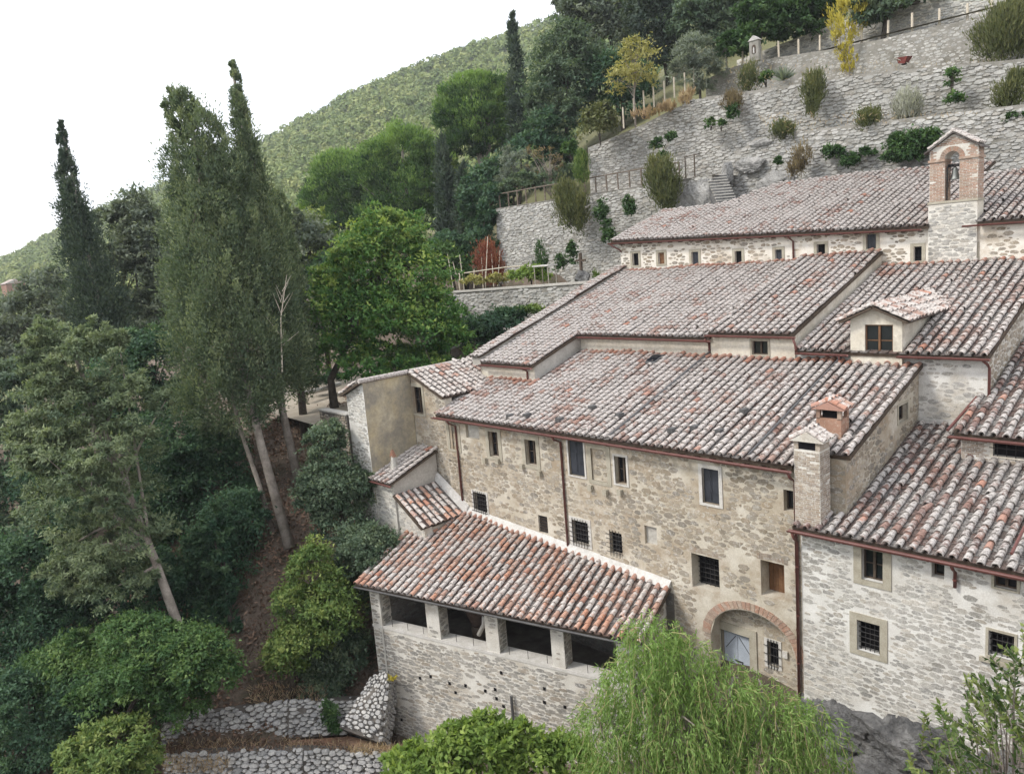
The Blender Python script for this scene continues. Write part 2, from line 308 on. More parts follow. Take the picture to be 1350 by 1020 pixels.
def rubble(f, s0, s1, zb, zt, holes, st, batter=0):
    if st['gap'] != .014: return rubble_vor(f, s0, s1, zb, zt, holes, st)
    out = []; zb, zt = fn(zb), fn(zt); zlo = min(zb(s0), zb(s1)); zhi = max(zt(s0), zt(s1), zt((s0+s1)/2)); z = zlo; g = st['gap']; row = 0
    while z < zhi:
        h = rng.uniform(*st['h']); s = s0 - (row % 2)*.13; row += 1
        while s < s1:
            w_ = rng.uniform(*st['w']); a, b = max(s, s0), min(s+w_, s1); s += w_
            if b-a < .07: continue
            c = (a+b)/2
            if z+h*.1 < zb(c) or z+h*.9 > zt(c) or rng.random() < st['skip'] or any(b-g > ha and a+g < hb and z+h-g > z0 and z+g < z1 for ha, hb, z0, z1 in holes): continue
            out.append((np.array([(a+g/2, z+g/2), (b-g/2, z+g/2), (b-g/2, z+h-g/2), (a+g/2, z+h-g/2)]), rng.uniform(*st['proud'])))
        z += h
    return out
def stone_geo(f, P, pr, bat=None):
    c = P.mean(0); r = (.035 if pr > .03 else .018) if (P[:,1].max()-P[:,1].min()) > .1 else .006
    dv = P - c; ln = np.linalg.norm(dv, axis=1, keepdims=True); Q = c + dv*np.clip(1 - r/np.maximum(ln, .02), .55, 1)
    tl = rng.uniform(-.25, .25)*pr
    A = [pt(f, s, z, -.02 + (bat(z) if bat else 0)) for s, z in P]; B = [pt(f, s, z, pr + tl*(1 if s > c[0] else -1) + (bat(z) if bat else 0)) for s, z in Q]
    n = len(P)
    return A+B, [(i, (i+1) % n, n+(i+1) % n, n+i) for i in range(n)] + [tuple(range(n, 2*n))]
def stones_to_objects(name, parent, f, st_list, mat, limit=300, bat=None, vis=None):
    sc = []
    for i, (P, pr) in enumerate(st_list):
        c = P.mean(0); p = pt(f, c[0], c[1]); x, y, d = screen(p); ar = np.ptp(P[:,0])*np.ptp(P[:,1])/max(d, 1)**2
        ok = d > 0 and 0 <= x <= W and 0 <= y <= H and (vis is None or vis(c[0], c[1]))
        sc.append((-(ar if ok else 0), i))
    sc.sort(); top = set(i for a, i in sc[:limit] if a < 0)
    V = []; Fc = []; va = []
    for i, (P, pr) in enumerate(st_list):
        v, fc = stone_geo(f, P, pr, bat)
        if i in top: link(name, mesh(name, v, fc, mat), parent)
        else:
            b = len(V); V += v; Fc += [tuple(q+b for q in t) for t in fc]; va += [rng.random()]*len(fc)
    if V: link('rubble_masonry' if name == 'stone' else 'brickwork', mesh(name, V, Fc, mat, va), parent, 'stuff')
def wall(parent, f, s0, s1, zb, zt, mort, stone=None, sty=None, holes=(), clear=(), limit=300, dep=.32, thick=.45, name='wall', bat=None, vis=None, sname='stone'):
    """holes: (sa,sb,za,zb) real openings; clear: rectangles kept free of stones"""
    zbf, ztf = fn(zb), fn(zt); mb = MB()
    ss = {s0, s1}
    for h in holes: ss |= {h[0], h[1]}
    nseg = max(1, int((s1-s0)/2.5))
    if callable(zb) or callable(zt): ss |= {s0+(s1-s0)*k/nseg for k in range(nseg+1)}
    ss = sorted(s for s in ss if s0 <= s <= s1); B = bat or (lambda z: 0)
    def q(sa, sb, za, zb_, zc, zd):   # corners (sa,za) (sb,zb) (sb,zc) (sa,zd)
        mb.add([pt(f, sa, za, B(za)), pt(f, sb, zb_, B(zb_)), pt(f, sb, zc, B(zc)), pt(f, sa, zd, B(zd))], [(0,1,2,3)])
    for a, b in zip(ss[:-1], ss[1:]):
        if b-a < 1e-6: continue
        hs = sorted([h for h in holes if h[0] <= a+1e-6 and h[1] >= b-1e-6], key=lambda h: h[2])
        la, lb = zbf(a), zbf(b)
        for h in hs:
            q(a, b, la, lb, h[2], h[2]); top = fn(h[3]); la, lb = top(a), top(b)
        q(a, b, la, lb, ztf(b), ztf(a))
    for h in holes:
        dd = h[4] if len(h) > 4 else dep
        if dd <= 0: continue
        sa, sb, za = h[:3]; zt_ = fn(h[3])
        P = lambda s, z, d: pt(f, s, z, d)
        for quad in ((P(sa,za,0), P(sb,za,0), P(sb,za,-dd), P(sa,za,-dd)), (P(sa,zt_(sa),-dd), P(sb,zt_(sb),-dd), P(sb,zt_(sb),0), P(sa,zt_(sa),0)),
                     (P(sa,za,-dd), P(sa,zt_(sa),-dd), P(sa,zt_(sa),0), P(sa,za,0)), (P(sb,za,0), P(sb,zt_(sb),0), P(sb,zt_(sb),-dd), P(sb,za,-dd))):
            mb.add(quad, [(0,1,2,3)])
    # ends and top give the wall its thickness
    t_ = -thick; e0, e1 = s0+.006, s1-.006
    mb.add([pt(f,s0,ztf(s0),0), pt(f,s1,ztf(s1),0), pt(f,s1,ztf(s1),t_), pt(f,s0,ztf(s0),t_)], [(0,1,2,3)])
    mb.add([pt(f,e0,zbf(s0),t_), pt(f,e0,zbf(s0),B(zbf(s0))), pt(f,e0,ztf(s0),-.004), pt(f,e0,ztf(s0),t_)], [(0,1,2,3)])
    mb.add([pt(f,e1,zbf(s1),B(zbf(s1))), pt(f,e1,zbf(s1),t_), pt(f,e1,ztf(s1),t_), pt(f,e1,ztf(s1),-.004)], [(0,1,2,3)])
    wo = mb.build(name, M[mort], parent)
    if stone:
        ex = [(h[0]-.05, h[1]+.05, h[2]-.05, (h[3] if not callable(h[3]) else max(h[3](h[0]), h[3](h[1])))+.05) for h in holes] + list(clear)
        stones_to_objects(sname, wo, f, rubble(f, s0, s1, zb, zt, ex, STY[sty]), M[stone], limit, bat, vis)
    return wo
TILE_V = None
def tile_geo():
    """half round cover tile, low end at y=0 and wider"""
    seg = 6; V = []; Fc = []
    for y, r, zz in ((0, .108, .0), (.43, .085, -.022)):
        for k in range(seg+1):
            a = math.pi*k/seg; V.append((-r*math.cos(a), y, zz + r*math.sin(a)*.98))
    for k in range(seg+1):
        a = math.pi*k/seg; V.append((-.088*math.cos(a), 0.002, .084*math.sin(a)*.98 - .004))
    n = seg+1
    Fc = [(k, k+1, n+k+1, n+k) for k in range(seg)] + [(2*n+k, 2*n+k+1, k+1, k) for k in range(seg)]
    return np.array(V), np.array(Fc)
TV, TF = tile_geo()
TILE_MESH = {}
def tile_mesh(mat):
    if mat not in TILE_MESH: TILE_MESH[mat] = mesh('tile', TV, TF, M[mat])
    return TILE_MESH[mat]
def roof(parent, o, u, v, z0, slope, poly, mat, limit=300, sp=.34, ex=.325, ridge=None, name='roof', thick=.14, deck='wood_dark', red=.015, vis=None, skip=None, tilt=0):
    """poly in (s, r): s along u, r horizontal distance up the slope along v from the eave at height z0"""
    o = np.array([*o, 0.0]); u = np.array([*u, tilt]); v = np.array([*v, 0.0])
    wv = v + UP*slope; wv /= np.linalg.norm(wv); nr = UP - v*slope; nr /= np.linalg.norm(nr); cs = 1/math.sqrt(1+slope*slope)
    P3 = lambda s, r, h=0: o + u*s + v*r + UP*(z0 + slope*r) + nr*h
    n = len(poly); top = [P3(s, r) for s, r in poly]; bot = [P3(s, r, -thick) for s, r in poly]
    ro = link(name, mesh(name, top+bot, [tuple(range(n)), tuple(range(2*n-1, n-1, -1))] + [(i, n+i, n+(i+1) % n, (i+1) % n) for i in range(n)], M[deck]), parent)
    smin, smax = min(p[0] for p in poly), max(p[0] for p in poly); nc = max(1, round((smax-smin-.24)/sp)); d = (smax-smin-.24)/nc
    def span(s):
        rs = []
        for (a, b), (c, e) in zip(poly, poly[1:]+poly[:1]):
            if (a-s)*(c-s) < 0: rs.append(b+(e-b)*(s-a)/(c-a))
        return (min(rs), max(rs)) if len(rs) > 1 else None
    T = []; PV = []; PF = []; pvar = []
    for i in range(nc+1):
        s = smin + .12 + i*d; q = span(s)
        if not q: continue
        r = q[0] - .07 + rng.uniform(-.02, .02); sag = rng.uniform(-.008, .008); first = True; wob = rng.uniform(-.02, .02)
        while r < q[1]-.2:
            last = r + ex >= q[1]-.2
            if not (skip and skip(s, r)):
                T.append((s + wob + rng.uniform(-.012, .012), r, .052 + sag + rng.uniform(-.006, .008) + .022*(1+math.sin(s*1.3+1.7*math.sin(r*.9))), rng.uniform(-.05, .05) if rng.random() > .03 else rng.uniform(-.22, .22), 1 + rng.uniform(-.05, .06), last))
            r += ex*rng.uniform(.94, 1.06)
        if i < nc:
            s2 = s + d/2; q2 = span(s2)
            if q2:
                r = q2[0]-.04
                while r < q2[1]-.05:
                    e = min(r+ex+.05, q2[1]); hw = d*.36
                    b = len(PV); PV += [P3(s2-hw, r, .034), P3(s2+hw, r, .034), P3(s2+hw*.9, e, .008), P3(s2-hw*.9, e, .008), P3(s2-hw, r, .006), P3(s2+hw, r, .006),
                                        P3(s2-hw*1.25, r, .055), P3(s2-hw*1.2, e, .03), P3(s2+hw*1.25, r, .055), P3(s2+hw*1.2, e, .03)]
                    PF += [(b, b+1, b+2, b+3), (b+4, b+5, b+1, b), (b+6, b, b+3, b+7), (b+1, b+8, b+9, b+2)]; pvar += [rng.random()]*4
                    r += ex
    if PV: link('pan_tiles', mesh('pan_tiles', PV, PF, M['pan'], pvar), ro, 'stuff')
    sc = []
    for k, t in enumerate(T):
        x, y, dd = screen(P3(t[0], t[1])); ok = 0 <= x <= W and 0 <= y <= H and dd > 0 and (vis is None or vis(x, y))
        sc.append((dd if ok else 1e6+dd, k))
    sc.sort(); top = set(k for a, k in sc[:limit] if a < 1e6)
    groups = {}
    for k, (s, r, h, rot, scl, last) in enumerate(T):
        m_ = mat
        if (ridge and last) or rng.random() < red: m_ = ridge or 'tileR'
        c, sn = math.cos(rot), math.sin(rot); X = u*c + wv*sn; Y = -u*sn + wv*c; tip = rng.uniform(.03, .07)
        Y = Y - nr*tip; Y /= np.linalg.norm(Y); Z = np.cross(X, Y)
        if Z[2] < 0: X = -X; Z = -Z
        org = P3(s, r, h+.012)
        X = X*scl; Z = Z*scl
        if k in top:
            ob = bpy.data.objects.new('tile', tile_mesh(m_)); COL.objects.link(ob); ob.parent = ro
            ob.matrix_local = Matrix(((X[0],Y[0],Z[0],org[0]), (X[1],Y[1],Z[1],org[1]), (X[2],Y[2],Z[2],org[2]), (0,0,0,1)))
        else: groups.setdefault(m_, []).append((X, Y, Z, org))
    Vs = []; Fs = []; va = []; mi = []; mats = list(groups)
    nb = 0
    for gi, g in enumerate(mats):
        for (X, Y, Z, org) in groups[g]:
            Vs.append(org + TV[:, :1]*X + TV[:, 1:2]*Y + TV[:, 2:]*Z); Fs.append(TF+nb); nb += len(TV); va += [rng.random()]*len(TF); mi += [gi]*len(TF)
    if Vs: link('tile_field', mesh('tile_field', np.concatenate(Vs), np.concatenate(Fs), [M[g] for g in mats], va, mi), ro, 'stuff')
    return ro, P3
def gutter(parent, p0, p1, mat='gutter', r=.085, name='gutter'):
    p0, p1 = np.array(p0, float), np.array(p1, float); t = p1-p0; ln = np.linalg.norm(t); t /= ln; a = np.cross(t, UP); a /= np.linalg.norm(a)
    mb = MB(); n = 9; V = []
    for p in (p0, p1):
        for rr in (r, r-.012):
            V += [p + rr*(a*math.cos(math.pi*k/(n-1)) - UP*math.sin(math.pi*k/(n-1))) for k in range(n)]
    Fc = []
    for k in range(n-1): Fc += [(k, k+1, 2*n+k+1, 2*n+k), (n+k+1, n+k, 3*n+k, 3*n+k+1), (k, n+k, n+k+1, k+1), (2*n+k, 2*n+k+1, 3*n+k+1, 3*n+k)]
    Fc += [(0, 2*n, 3*n, n), (n-1, 2*n-1, 4*n-1, 3*n-1)]
    mb.add(V, Fc); g = mb.build(name, M[mat], parent)
    nb = max(2, int(ln/1.1)); br = MB()
    for i in range(nb):
        c = p0 + t*ln*(i+.5)/nb
        V = []; n2 = 7
        for off in (-.015, .015):
            for rr in (r+.012, r+.001): V += [c + t*off + rr*(a*math.cos(math.pi*k/(n2-1)) - UP*math.sin(math.pi*k/(n2-1))) for k in range(n2)]
        br.add(V, [(k, k+1, 2*n2+k+1, 2*n2+k) for k in range(n2-1)] + [(k, n2+k, n2+k+1, k+1) for k in range(n2-1)] + [(2*n2+k, 2*n2+k+1, 3*n2+k+1, 3*n2+k) for k in range(n2-1)])
    br.build('gutter_brackets', M[mat], g)
    return g
def downpipe(parent, pts, r=.048, mat='gutter'):
    mb = MB().tube(pts, r, 8); o = mb.build('downpipe', M[mat], parent, True)
    pts = [np.array(p, float) for p in pts]; a, b = pts[-2], pts[-1]; k = max(1, int(np.linalg.norm(b-a)/1.6)); c = MB()
    for i in range(k):
        q = a + (b-a)*(i+.5)/k; c.tube([q-(b-a)/np.linalg.norm(b-a)*.02, q+(b-a)/np.linalg.norm(b-a)*.02], r*1.3, 8)
    c.build('pipe_clip', M[mat], o); return o
def window(parent, f, s, z, w_, h_, kind='casement', dep=.22, sw=0, smat='frame', sill=False, bars=None, proud=.03, bmat='iron', sash='wood_dark'):
    """s,z centre of the opening on wall frame f. The window mesh is the pane; frame, bars, surround are its pieces"""
    a, b, c, e = s-w_/2, s+w_/2, z-h_/2, z+h_/2; g = .004
    mats = {'casement':'glass', 'dark':'dark', 'shutter':'shutter', 'blank':'grey_plaster', 'blind_stone':'mortA', 'wood':'wood', 'louvre':'wood_dark', 'bare':'glass'}
    mb = MB(); fbox(mb, f, a+g, b-g, c+g, e-g, -dep-.05, -dep); wo = mb.build('window', M[mats[kind]], parent)
    if kind == 'casement':
        fm = MB(); t = .045; d0, d1 = -dep+.001, -dep+.05
        fbox(fm, f, a+g, a+t, c+g, e-g, d0, d1); fbox(fm, f, b-t, b-g, c+g, e-g, d0, d1); fbox(fm, f, a+t, b-t, c+g, c+t, d0, d1); fbox(fm, f, a+t, b-t, e-t, e-g, d0, d1)
        if w_ > .42: fbox(fm, f, s-t*.8, s+t*.8, c+t, e-t, d0, d1+.012)
        fm.build('sash', M[sash], wo)
        if h_ > .8:
            gm = MB()
            for q in (.5,): fbox(gm, f, a+t, b-t, c+h_*q-.016, c+h_*q+.016, d0, d1-.02)
            gm.build('glazing_bar', M[sash], wo)
    if kind == 'shutter':
        for k in (0, 1):
            sm = MB(); x0 = a+.02 if k == 0 else s+.005; x1 = s-.005 if k == 0 else b-.02
            fbox(sm, f, x0, x1, c+.02, e-.02, -dep+.001, -dep+.03)
            for q in range(3):
                zz = c + h_*(.08+.32*q); fbox(sm, f, x0+.04, x1-.04, zz, zz+h_*.24, -dep+.031, -dep+.042)
            sm.build('shutter_leaf', M['shutter'], wo)
    if kind == 'wood':
        sm = MB(); k = max(2, int(w_/.14))
        for i in range(k): fbox(sm, f, a+.01+(w_-.02)*i/k+.004, a+.01+(w_-.02)*(i+1)/k-.004, c+.01, e-.01, -dep+.001, -dep+.035)
        sm.build('boards', M['wood'], wo)
    if kind == 'louvre':
        sm = MB(); k = int(h_/.11)
        for i in range(k): fbox(sm, f, a+.02, b-.02, c+h_*i/k+.02, c+h_*i/k+.055, -dep+.001, -dep+.06)
        sm.build('louvre_slats', M['iron'], wo)
    if sw:
        fm = MB(); p0, p1 = -.02, proud
        fbox(fm, f, a-sw, a, c-sw*.7, e+sw, p0, p1); fbox(fm, f, b, b+sw, c-sw*.7, e+sw, p0, p1)
        fbox(fm, f, a, b, e, e+sw, p0, p1-.003); fbox(fm, f, a, b, c-sw*.7, c, p0, p1+.004)
        fm.build('surround', M[smat], wo)
    if sill:
        sm = MB(); fbox(sm, f, a-.12, b+.12, c-.13, c-.001, -.05, .10); sm.build('sill', M[smat], wo)
    if bars:
        nv, nh, out_ = bars; ext = .10 if out_ > 0 else -.005
        for i in range(nv):
            x = a + w_*(i+.5)/nv; bm = MB().tube([pt(f, x, c-ext, out_), pt(f, x, e+ext, out_)], .014, 5); bm.build('bar', M[bmat], wo)
        for i in range(nh):
            zz = c + h_*(i+.5)/nh; bm = MB().tube([pt(f, a-ext, zz, out_+.02), pt(f, b+ext, zz, out_+.02)], .014, 5); bm.build('bar', M[bmat], wo)
    return wo
def pxwin(f, plane, xl, yt, xr, yb):
    """opening rectangle on a wall plane from picture corners -> (s, z, w, h)"""
    kw = plane; k = 0 if 'y' in kw else 1; xc, yc = (xl+xr)/2, (yt+yb)/2
    if 'pl' in kw:
        g = lambda x, y: float(np.dot(at(x, y, **kw)-f[0], f[1]))
    else: g = lambda x, y: float(at(x, y, **kw)[0 if 'y' in kw else 1])
    s = g(xc, yc); w_ = abs(g(xr, yc)-g(xl, yc)); zt_, zb_ = at(xc, yt, **kw)[2], at(xc, yb, **kw)[2]
    return s, (zt_+zb_)/2, w_, zt_-zb_
def hole(q, d=.34): return (q[0]-q[2]/2, q[0]+q[2]/2, q[1]-q[3]/2, q[1]+q[3]/2, d)
def grow(q, m): return (q[0]-q[2]/2-m, q[0]+q[2]/2+m, q[1]-q[3]/2-m, q[1]+q[3]/2+m)
# ================================================================ BUILDINGS
Y0 = 22.4
FA = fr((0, Y0), (1, 0), (0, -1))
# ---------------------------------------------------------------- long house with the main facade
A = thing('long_house', 'long stone house with brick arched doorway and red gutter above the loggia', 'house', (-19.5, 22.4, -15.6))
AX0, AX1, AZT, AZB = -28.45, -10.80, -7.22, -15.75
pa = dict(y=Y0)
WA = [ # corners in picture, kind, surround, bars
 ((593,560,604,592), 'blind_stone', dict(sw=.16, dep=.06)),
 ((614,557,631,578), 'blank', dict(dep=.14)),
 ((645,569,657,602), 'casement', dict(sw=.20, dep=.25)),
 ((693,580,707,613), 'casement', dict(sw=.20, dep=.25)),
 ((750,581,770,627), 'shutter', dict(sw=.08, dep=.10, smat='frame_pale')),
 ((780,592,800,634), 'blind_stone', dict(sw=.19, dep=.05)),
 ((811,602,826,638), 'casement', dict(sw=.09, dep=.25, smat='frame_pale')),
 ((926,618,948,664), 'shutter', dict(sw=.13, dep=.12, smat='frame_pale')),
 ((1033,646,1046,674), 'casement', dict(dep=.28)),
 ((625,650,642,676), 'dark', dict(sw=.10, dep=.2, smat='frame_pale', bars=(6,5,.07))),
 ((710,680,722,702), 'louvre', dict(dep=.12)),
 ((755,687,776,717), 'dark', dict(sw=.14, dep=.2, smat='frame_pale', bars=(6,5,.07))),
 ((804,702,820,730), 'dark', dict(dep=.2, bars=(4,5,.07))),
 ((850,694,866,718), 'blank', dict(dep=.12)),
]
qs = [pxwin(FA, pa, *c) for c, k, o in WA]
q6 = pxwin(FA, pa, 912, 733, 948, 778); q7 = pxwin(FA, pa, 1003, 741, 1034, 788)
ARC = at(990, 806, y=Y0); ACX, ACR = -12.70, 1.60; ACZ = ARC[2]-ACR*.82
def arch_z(s):
    k = max(0, 1-((s-ACX)/ACR)**2); return ACZ + ACR*.82*math.sqrt(k)
NS = 16; arch_holes = [(ACX-ACR+2*ACR*i/NS, ACX-ACR+2*ACR*(i+1)/NS, AZB+.02, arch_z, 0) for i in range(NS)]
holes = [hole(q) for q in qs] + [hole(q6, .55), hole(q7, .62)] + arch_holes
clear = [grow(q, (o.get('sw', 0) or .04)) for q, (c, k, o) in zip(qs, WA)] + [(ACX-ACR-.42, ACX+ACR+.42, AZB, ACZ+ACR*.82+.38)]
G_A = math.radians(14.35); GU = np.array([math.cos(G_A), math.sin(G_A)]); GN = np.array([math.sin(G_A), -math.cos(G_A)]); GP = np.array([-27.9, 16.3])
def loggia_roof_z(x, y): return -13.36 + .2755*float(np.dot(np.array([x, y])-GP, -GN))
visA = lambda s, z: not (s < -15.7 and z < loggia_roof_z(s, 22.4)) and not (s < -27.2 and z < -10.5)
wA = wall(A, FA, AX0, AX1, AZB, AZT, 'mortA', 'stoneA', 'A', holes, clear, vis=visA)
for q, (c, k, o) in zip(qs, WA):
    o = dict(o); wo = window(A, FA, *q, kind=k, **o)
    if k == 'blind_stone':
        a, b, c_, e = hole(q)[:4]; ff = fr((0, Y0+o['dep']), (1, 0), (0, -1))
        stones_to_objects('stone', wo, ff, rubble(ff, a+.02, b-.02, c_+.02, e-.02, [], STY['A']), M['stoneA'], 40)
# corbel stones below the upper windows
cb = [(641,606),(658,607),(690,614),(713,623),(780,642),(800,648),(819,648)]
for x, y in cb:
    p = at(x, y, y=Y0); b_ = MB(); fbox(b_, FA, p[0]-.09, p[0]+.09, p[2]-.11, p[2]+.11, -.02, .17); b_.build('corbel', M['frame'], A)
window(A, FA, *q6, kind='dark', dep=.52, bars=(6, 7, -.46)); window(A, FA, *q7, kind='wood', dep=.58)
for q in (q6, q7):   # flat brick lintels over the two deep windows
    n = 11; sa, sb = hole(q)[:2]
    for i in range(n):
        x = sa-.12 + (sb-sa+.24)*(i+.5)/n; zz = q[1]+q[3]/2 + .012 + .05*(1-((i+.5)/n*2-1)**2); b_ = MB(); fbox(b_, FA, x-.055, x+.055, zz, zz+.20, -.03, .008); b_.build('brick', M['brick_grey'], wA)
# arch of bricks, recessed wall and door
REC = .62; FR = fr((0, Y0+REC), (1, 0), (0, -1))
sof = MB(); K = 20
for i in range(K):
    a0, a1 = math.pi*i/K, math.pi*(i+1)/K
    P = [(ACX-ACR*math.cos(a_), ACZ+ACR*.82*math.sin(a_)) for a_ in (a0, a1)]
    sof.add([pt(FA, P[0][0], P[0][1], .0), pt(FA, P[1][0], P[1][1], .0), pt(FA, P[1][0], P[1][1], -REC), pt(FA, P[0][0], P[0][1], -REC)], [(0,1,2,3)])
for s in (-1, 1): sof.add([pt(FA, ACX+s*ACR, ACZ, 0), pt(FA, ACX+s*ACR, ACZ, -REC), pt(FA, ACX+s*ACR, AZB, -REC), pt(FA, ACX+s*ACR, AZB, 0)], [(0,1,2,3)])
sof.build('arch_soffit', M['mortA'], A)
K = 34
for i in range(K):
    a0, a1 = math.pi*(i+.06)/K, math.pi*(i+.94)/K; V = []
    for dd in (-.03, .012+rng.uniform(0, .012)):
        for a_, rr in ((a0, 0.005), (a1, 0.005), (a1, .33+rng.uniform(-.02, .02)), (a0, .33)):
            V.append(pt(FA, ACX-(ACR+rr)*math.cos(a_), ACZ+(ACR+rr)*.84*math.sin(a_)+rr*.0, dd))
    b_ = MB().hexa(V); b_.build('brick', M['brick'], wA)
for s in (-1, 1):
    z = AZB+.05
    while z < ACZ-.05:
        x0, x1 = sorted((ACX+s*(ACR+.01), ACX+s*(ACR+rng.uniform(.2, .34)))); b_ = MB(); fbox(b_, FA, x0, min(x1, AX1-.01), z, z+.062, -.03, .012); b_.build('brick', M['brick_grey'], wA); z += .078
qd = pxwin(FR, dict(y=Y0+REC), 952, 834, 989, 905)
ds0, ds1 = qd[0]-qd[2]/2, qd[0]+qd[2]/2; dz1 = qd[1]+qd[3]/2
qw = pxwin(FR, dict(y=Y0+REC), 1012, 846, 1027, 878)
wall(A, FR, ACX-ACR-.05, ACX+ACR+.05, AZB, ACZ+ACR*.86, 'mortA', 'stoneA', 'A', [(ds0, ds1, AZB+.01, dz1, .3), hole(qw)], [(ds0-.32, ds1+.32, AZB, dz1+.36), grow(qw, .1)], limit=60, name='recess_wall')
dr = MB(); fbox(dr, FR, ds0+.01, ds1-.01, AZB+.03, dz1-.12, -.22, -.17); door = dr.build('door', M['door'], A)
tr = MB(); fbox(tr, FR, ds0+.01, ds1-.01, dz1-.119, dz1-.005, -.24, -.20); tr.build('transom_gap', M['dark'], A)
for k in range(2):
    dl = MB(); x0, x1 = (ds0+.03, qd[0]-.008) if k == 0 else (qd[0]+.008, ds1-.03); fbox(dl, FR, x0, x1, AZB+.05, dz1-.15, -.169, -.14); dl.build('door_leaf', M['door'], door)
for x0, x1 in ((ds0+.1, qd[0]-.06), (ds1-.1, qd[0]+.06)):
    MB().tube([pt(FR, x0, dz1-.75, -.13), pt(FR, x1, dz1-.2, -.13)], .012, 5).build('brace_rod', M['gutter_dark'], door)
lk = MB(); fbox(lk, FR, qd[0]-.1, qd[0]+.2, dz1-1.18, dz1-1.14, -.139, -.11); fbox(lk, FR, qd[0]+.17, qd[0]+.2, dz1-1.34, dz1-1.19, -.139, -.11); lk.build('handle', M['iron'], door)
fm = MB(); fbox(fm, FR, ds0-.28, ds0, AZB+.01, dz1+.001, -.05, .05); fbox(fm, FR, ds1, ds1+.28, AZB+.01, dz1+.001, -.05, .05); fbox(fm, FR, ds0-.28, ds1+.28, dz1+.002, dz1+.30, -.05, .055); fm.build('door_surround', M['frame'], door)
window(A, FR, *qw, kind='dark', dep=.2, bars=(4, 3, .06), sw=.1, smat='frame_pale')
lm = MB(); p = at(1036, 862, y=Y0+REC); fbox(lm, FR, p[0]-.09, p[0]+.09, p[2]-.12, p[2]+.12, .01, .08); lm.build('meter_box', M['frame_pale'], A)
# other sides
FAR = fr((-9.64, 0), (0, 1), (1, 0))
qs_ = pxwin(FAR, dict(x=-9.64), 1184, 533, 1196, 555)
wall(A, FAR, 22.95, 29.2, -9.4, lambda s: -7.1+.3*(s-22.0)-.17, 'mortA', 'stoneA', 'A', [hole(qs_)], [], limit=60)
window(A, FAR, *qs_, kind='casement', dep=.2, sw=.08)
wall(A, fr((0, 22.95), (1, 0), (0, -1)), -10.9, -9.64, -9.4, -6.98, 'mortA', 'stoneA', 'A', limit=10)
wall(A, fr((AX0, 0), (0, -1), (-1, 0)), -29.2, -Y0, -12, lambda s: -7.1+.3*(-s-22.0)-.17, 'mortA')
rA, PA = roof(A, (0, 22.0), (1, 0), (0, 1), -7.1, .3, [(-28.62, 0), (-10.92, 0), (-10.92, .9), (-9.5, .9), (-9.5, 7.2), (-25.45, 7.2), (-25.45, 3.75), (-28.62, 3.75)], 'tileA', ridge='tileR', red=.012)
gutter(A, (-28.75, 21.88, -7.20), (-10.9, 21.88, -7.25))
downpipe(A, [(-27.6, 21.86, -7.28), (-27.6, 21.95, -7.42), (-27.6, 22.33, -7.6), (-27.6, 22.33, -11.75)])
downpipe(A, [(-20.95, 21.86, -7.28), (-20.95, 21.95, -7.42), (-20.95, 22.33, -7.6), (-20.95, 22.33, -12.1)])
downpipe(A, [(-10.98, 21.86, -7.3), (-10.98, 22.0, -7.5), (-10.98, 22.32, -7.7), (-10.98, 22.32, -15.7)])
for x in np.arange(-28.1, -11, .62):   # rafter ends under the eave
    r_ = MB(); fbox(r_, FA, x-.045, x+.045, -7.36, -7.25, -.1, .36); r_.build('rafter', M['wood_dark'], A)
sk = MB(); o_ = [PA(-20.75, 6.0, .17), PA(-20.15, 6.0, .17), PA(-20.15, 6.75, .17), PA(-20.75, 6.75, .17)]; sk.hexa([p - UP*.14 for p in o_] + o_); sko = sk.build('skylight', M['gutter_dark'], A)
gk = MB(); o2 = [PA(-20.69, 6.06, .175), PA(-20.21, 6.06, .175), PA(-20.21, 6.69, .175), PA(-20.69, 6.69, .175)]; gk.hexa([p - UP*.003 for p in o2] + o2); gk.build('pane', M['glass'], sko)
for x0, r0, x1, r1 in ((-18.05, 7.1, -18.05, .0), (-12.35, 7.1, -12.35, .0)):   # rainwater pipes lying on the roof
    MB().tube([PA(x0, r0, .2), PA(x1, r1, .2)], .04, 7).build('roof_pipe', M['gutter_dark'], A)
ve = []
for x, y in ((672,551),(694,550),(737,556),(816,550),(780,540),(885,570),(915,567),(948,572),(980,545)):   # small ventilation tiles
    p = at(x, y, pl=(np.array([0, 22.0, -7.0]), np.array([0, -.3, 1.])))
    b_ = MB(); b_.hexa([p+np.array(c) for c in ((-.12,-.1,0),(.12,-.1,0),(.12,.22,.06),(-.12,.22,.06),(-.1,-.12,.17),(.1,-.12,.17),(.1,.2,.17),(-.1,.2,.17))]); b_.build('vent_tile', M['gutter_dark'], A)
# brick chimney on the eave and the small tiled chimney behind it
def brick_stack(parent, name, x0, x1, y0, y1, zb, zt, mort='mortG', brick='brick_grey', limit=160):
    c = MB(); c.box(((x0+x1)/2, (y0+y1)/2, (zb+zt)/2), ((x1-x0)/2, (y1-y0)/2, (zt-zb)/2)); o = c.build(name, M[mort], parent)
    f1 = fr((0, y0), (1, 0), (0, -1)); f2 = fr((x1, 0), (0, 1), (1, 0))
    stones_to_objects('brick', o, f1, rubble(f1, x0, x1, zb, zt, [], STY['brick']), M[brick], limit)
    stones_to_objects('brick', o, f2, rubble(f2, y0, y1, zb, zt, [], STY['brick']), M[brick], limit//2)
    return o
CH = thing('brick_chimney', 'tall weathered brick chimney standing at the corner between two eaves', 'chimney', (-10.4, 22.6, -9.0))
st = brick_stack(CH, 'stack', -10.86, -10.05, 22.05, 22.75, -9.1, -6.55, limit=200)
for sx in (-10.80, -10.12):
    b_ = MB(); b_.box((sx, 22.4, -6.42), (.07, .33, .13)); b_.build('flue_pier', M['brick_grey'], CH)
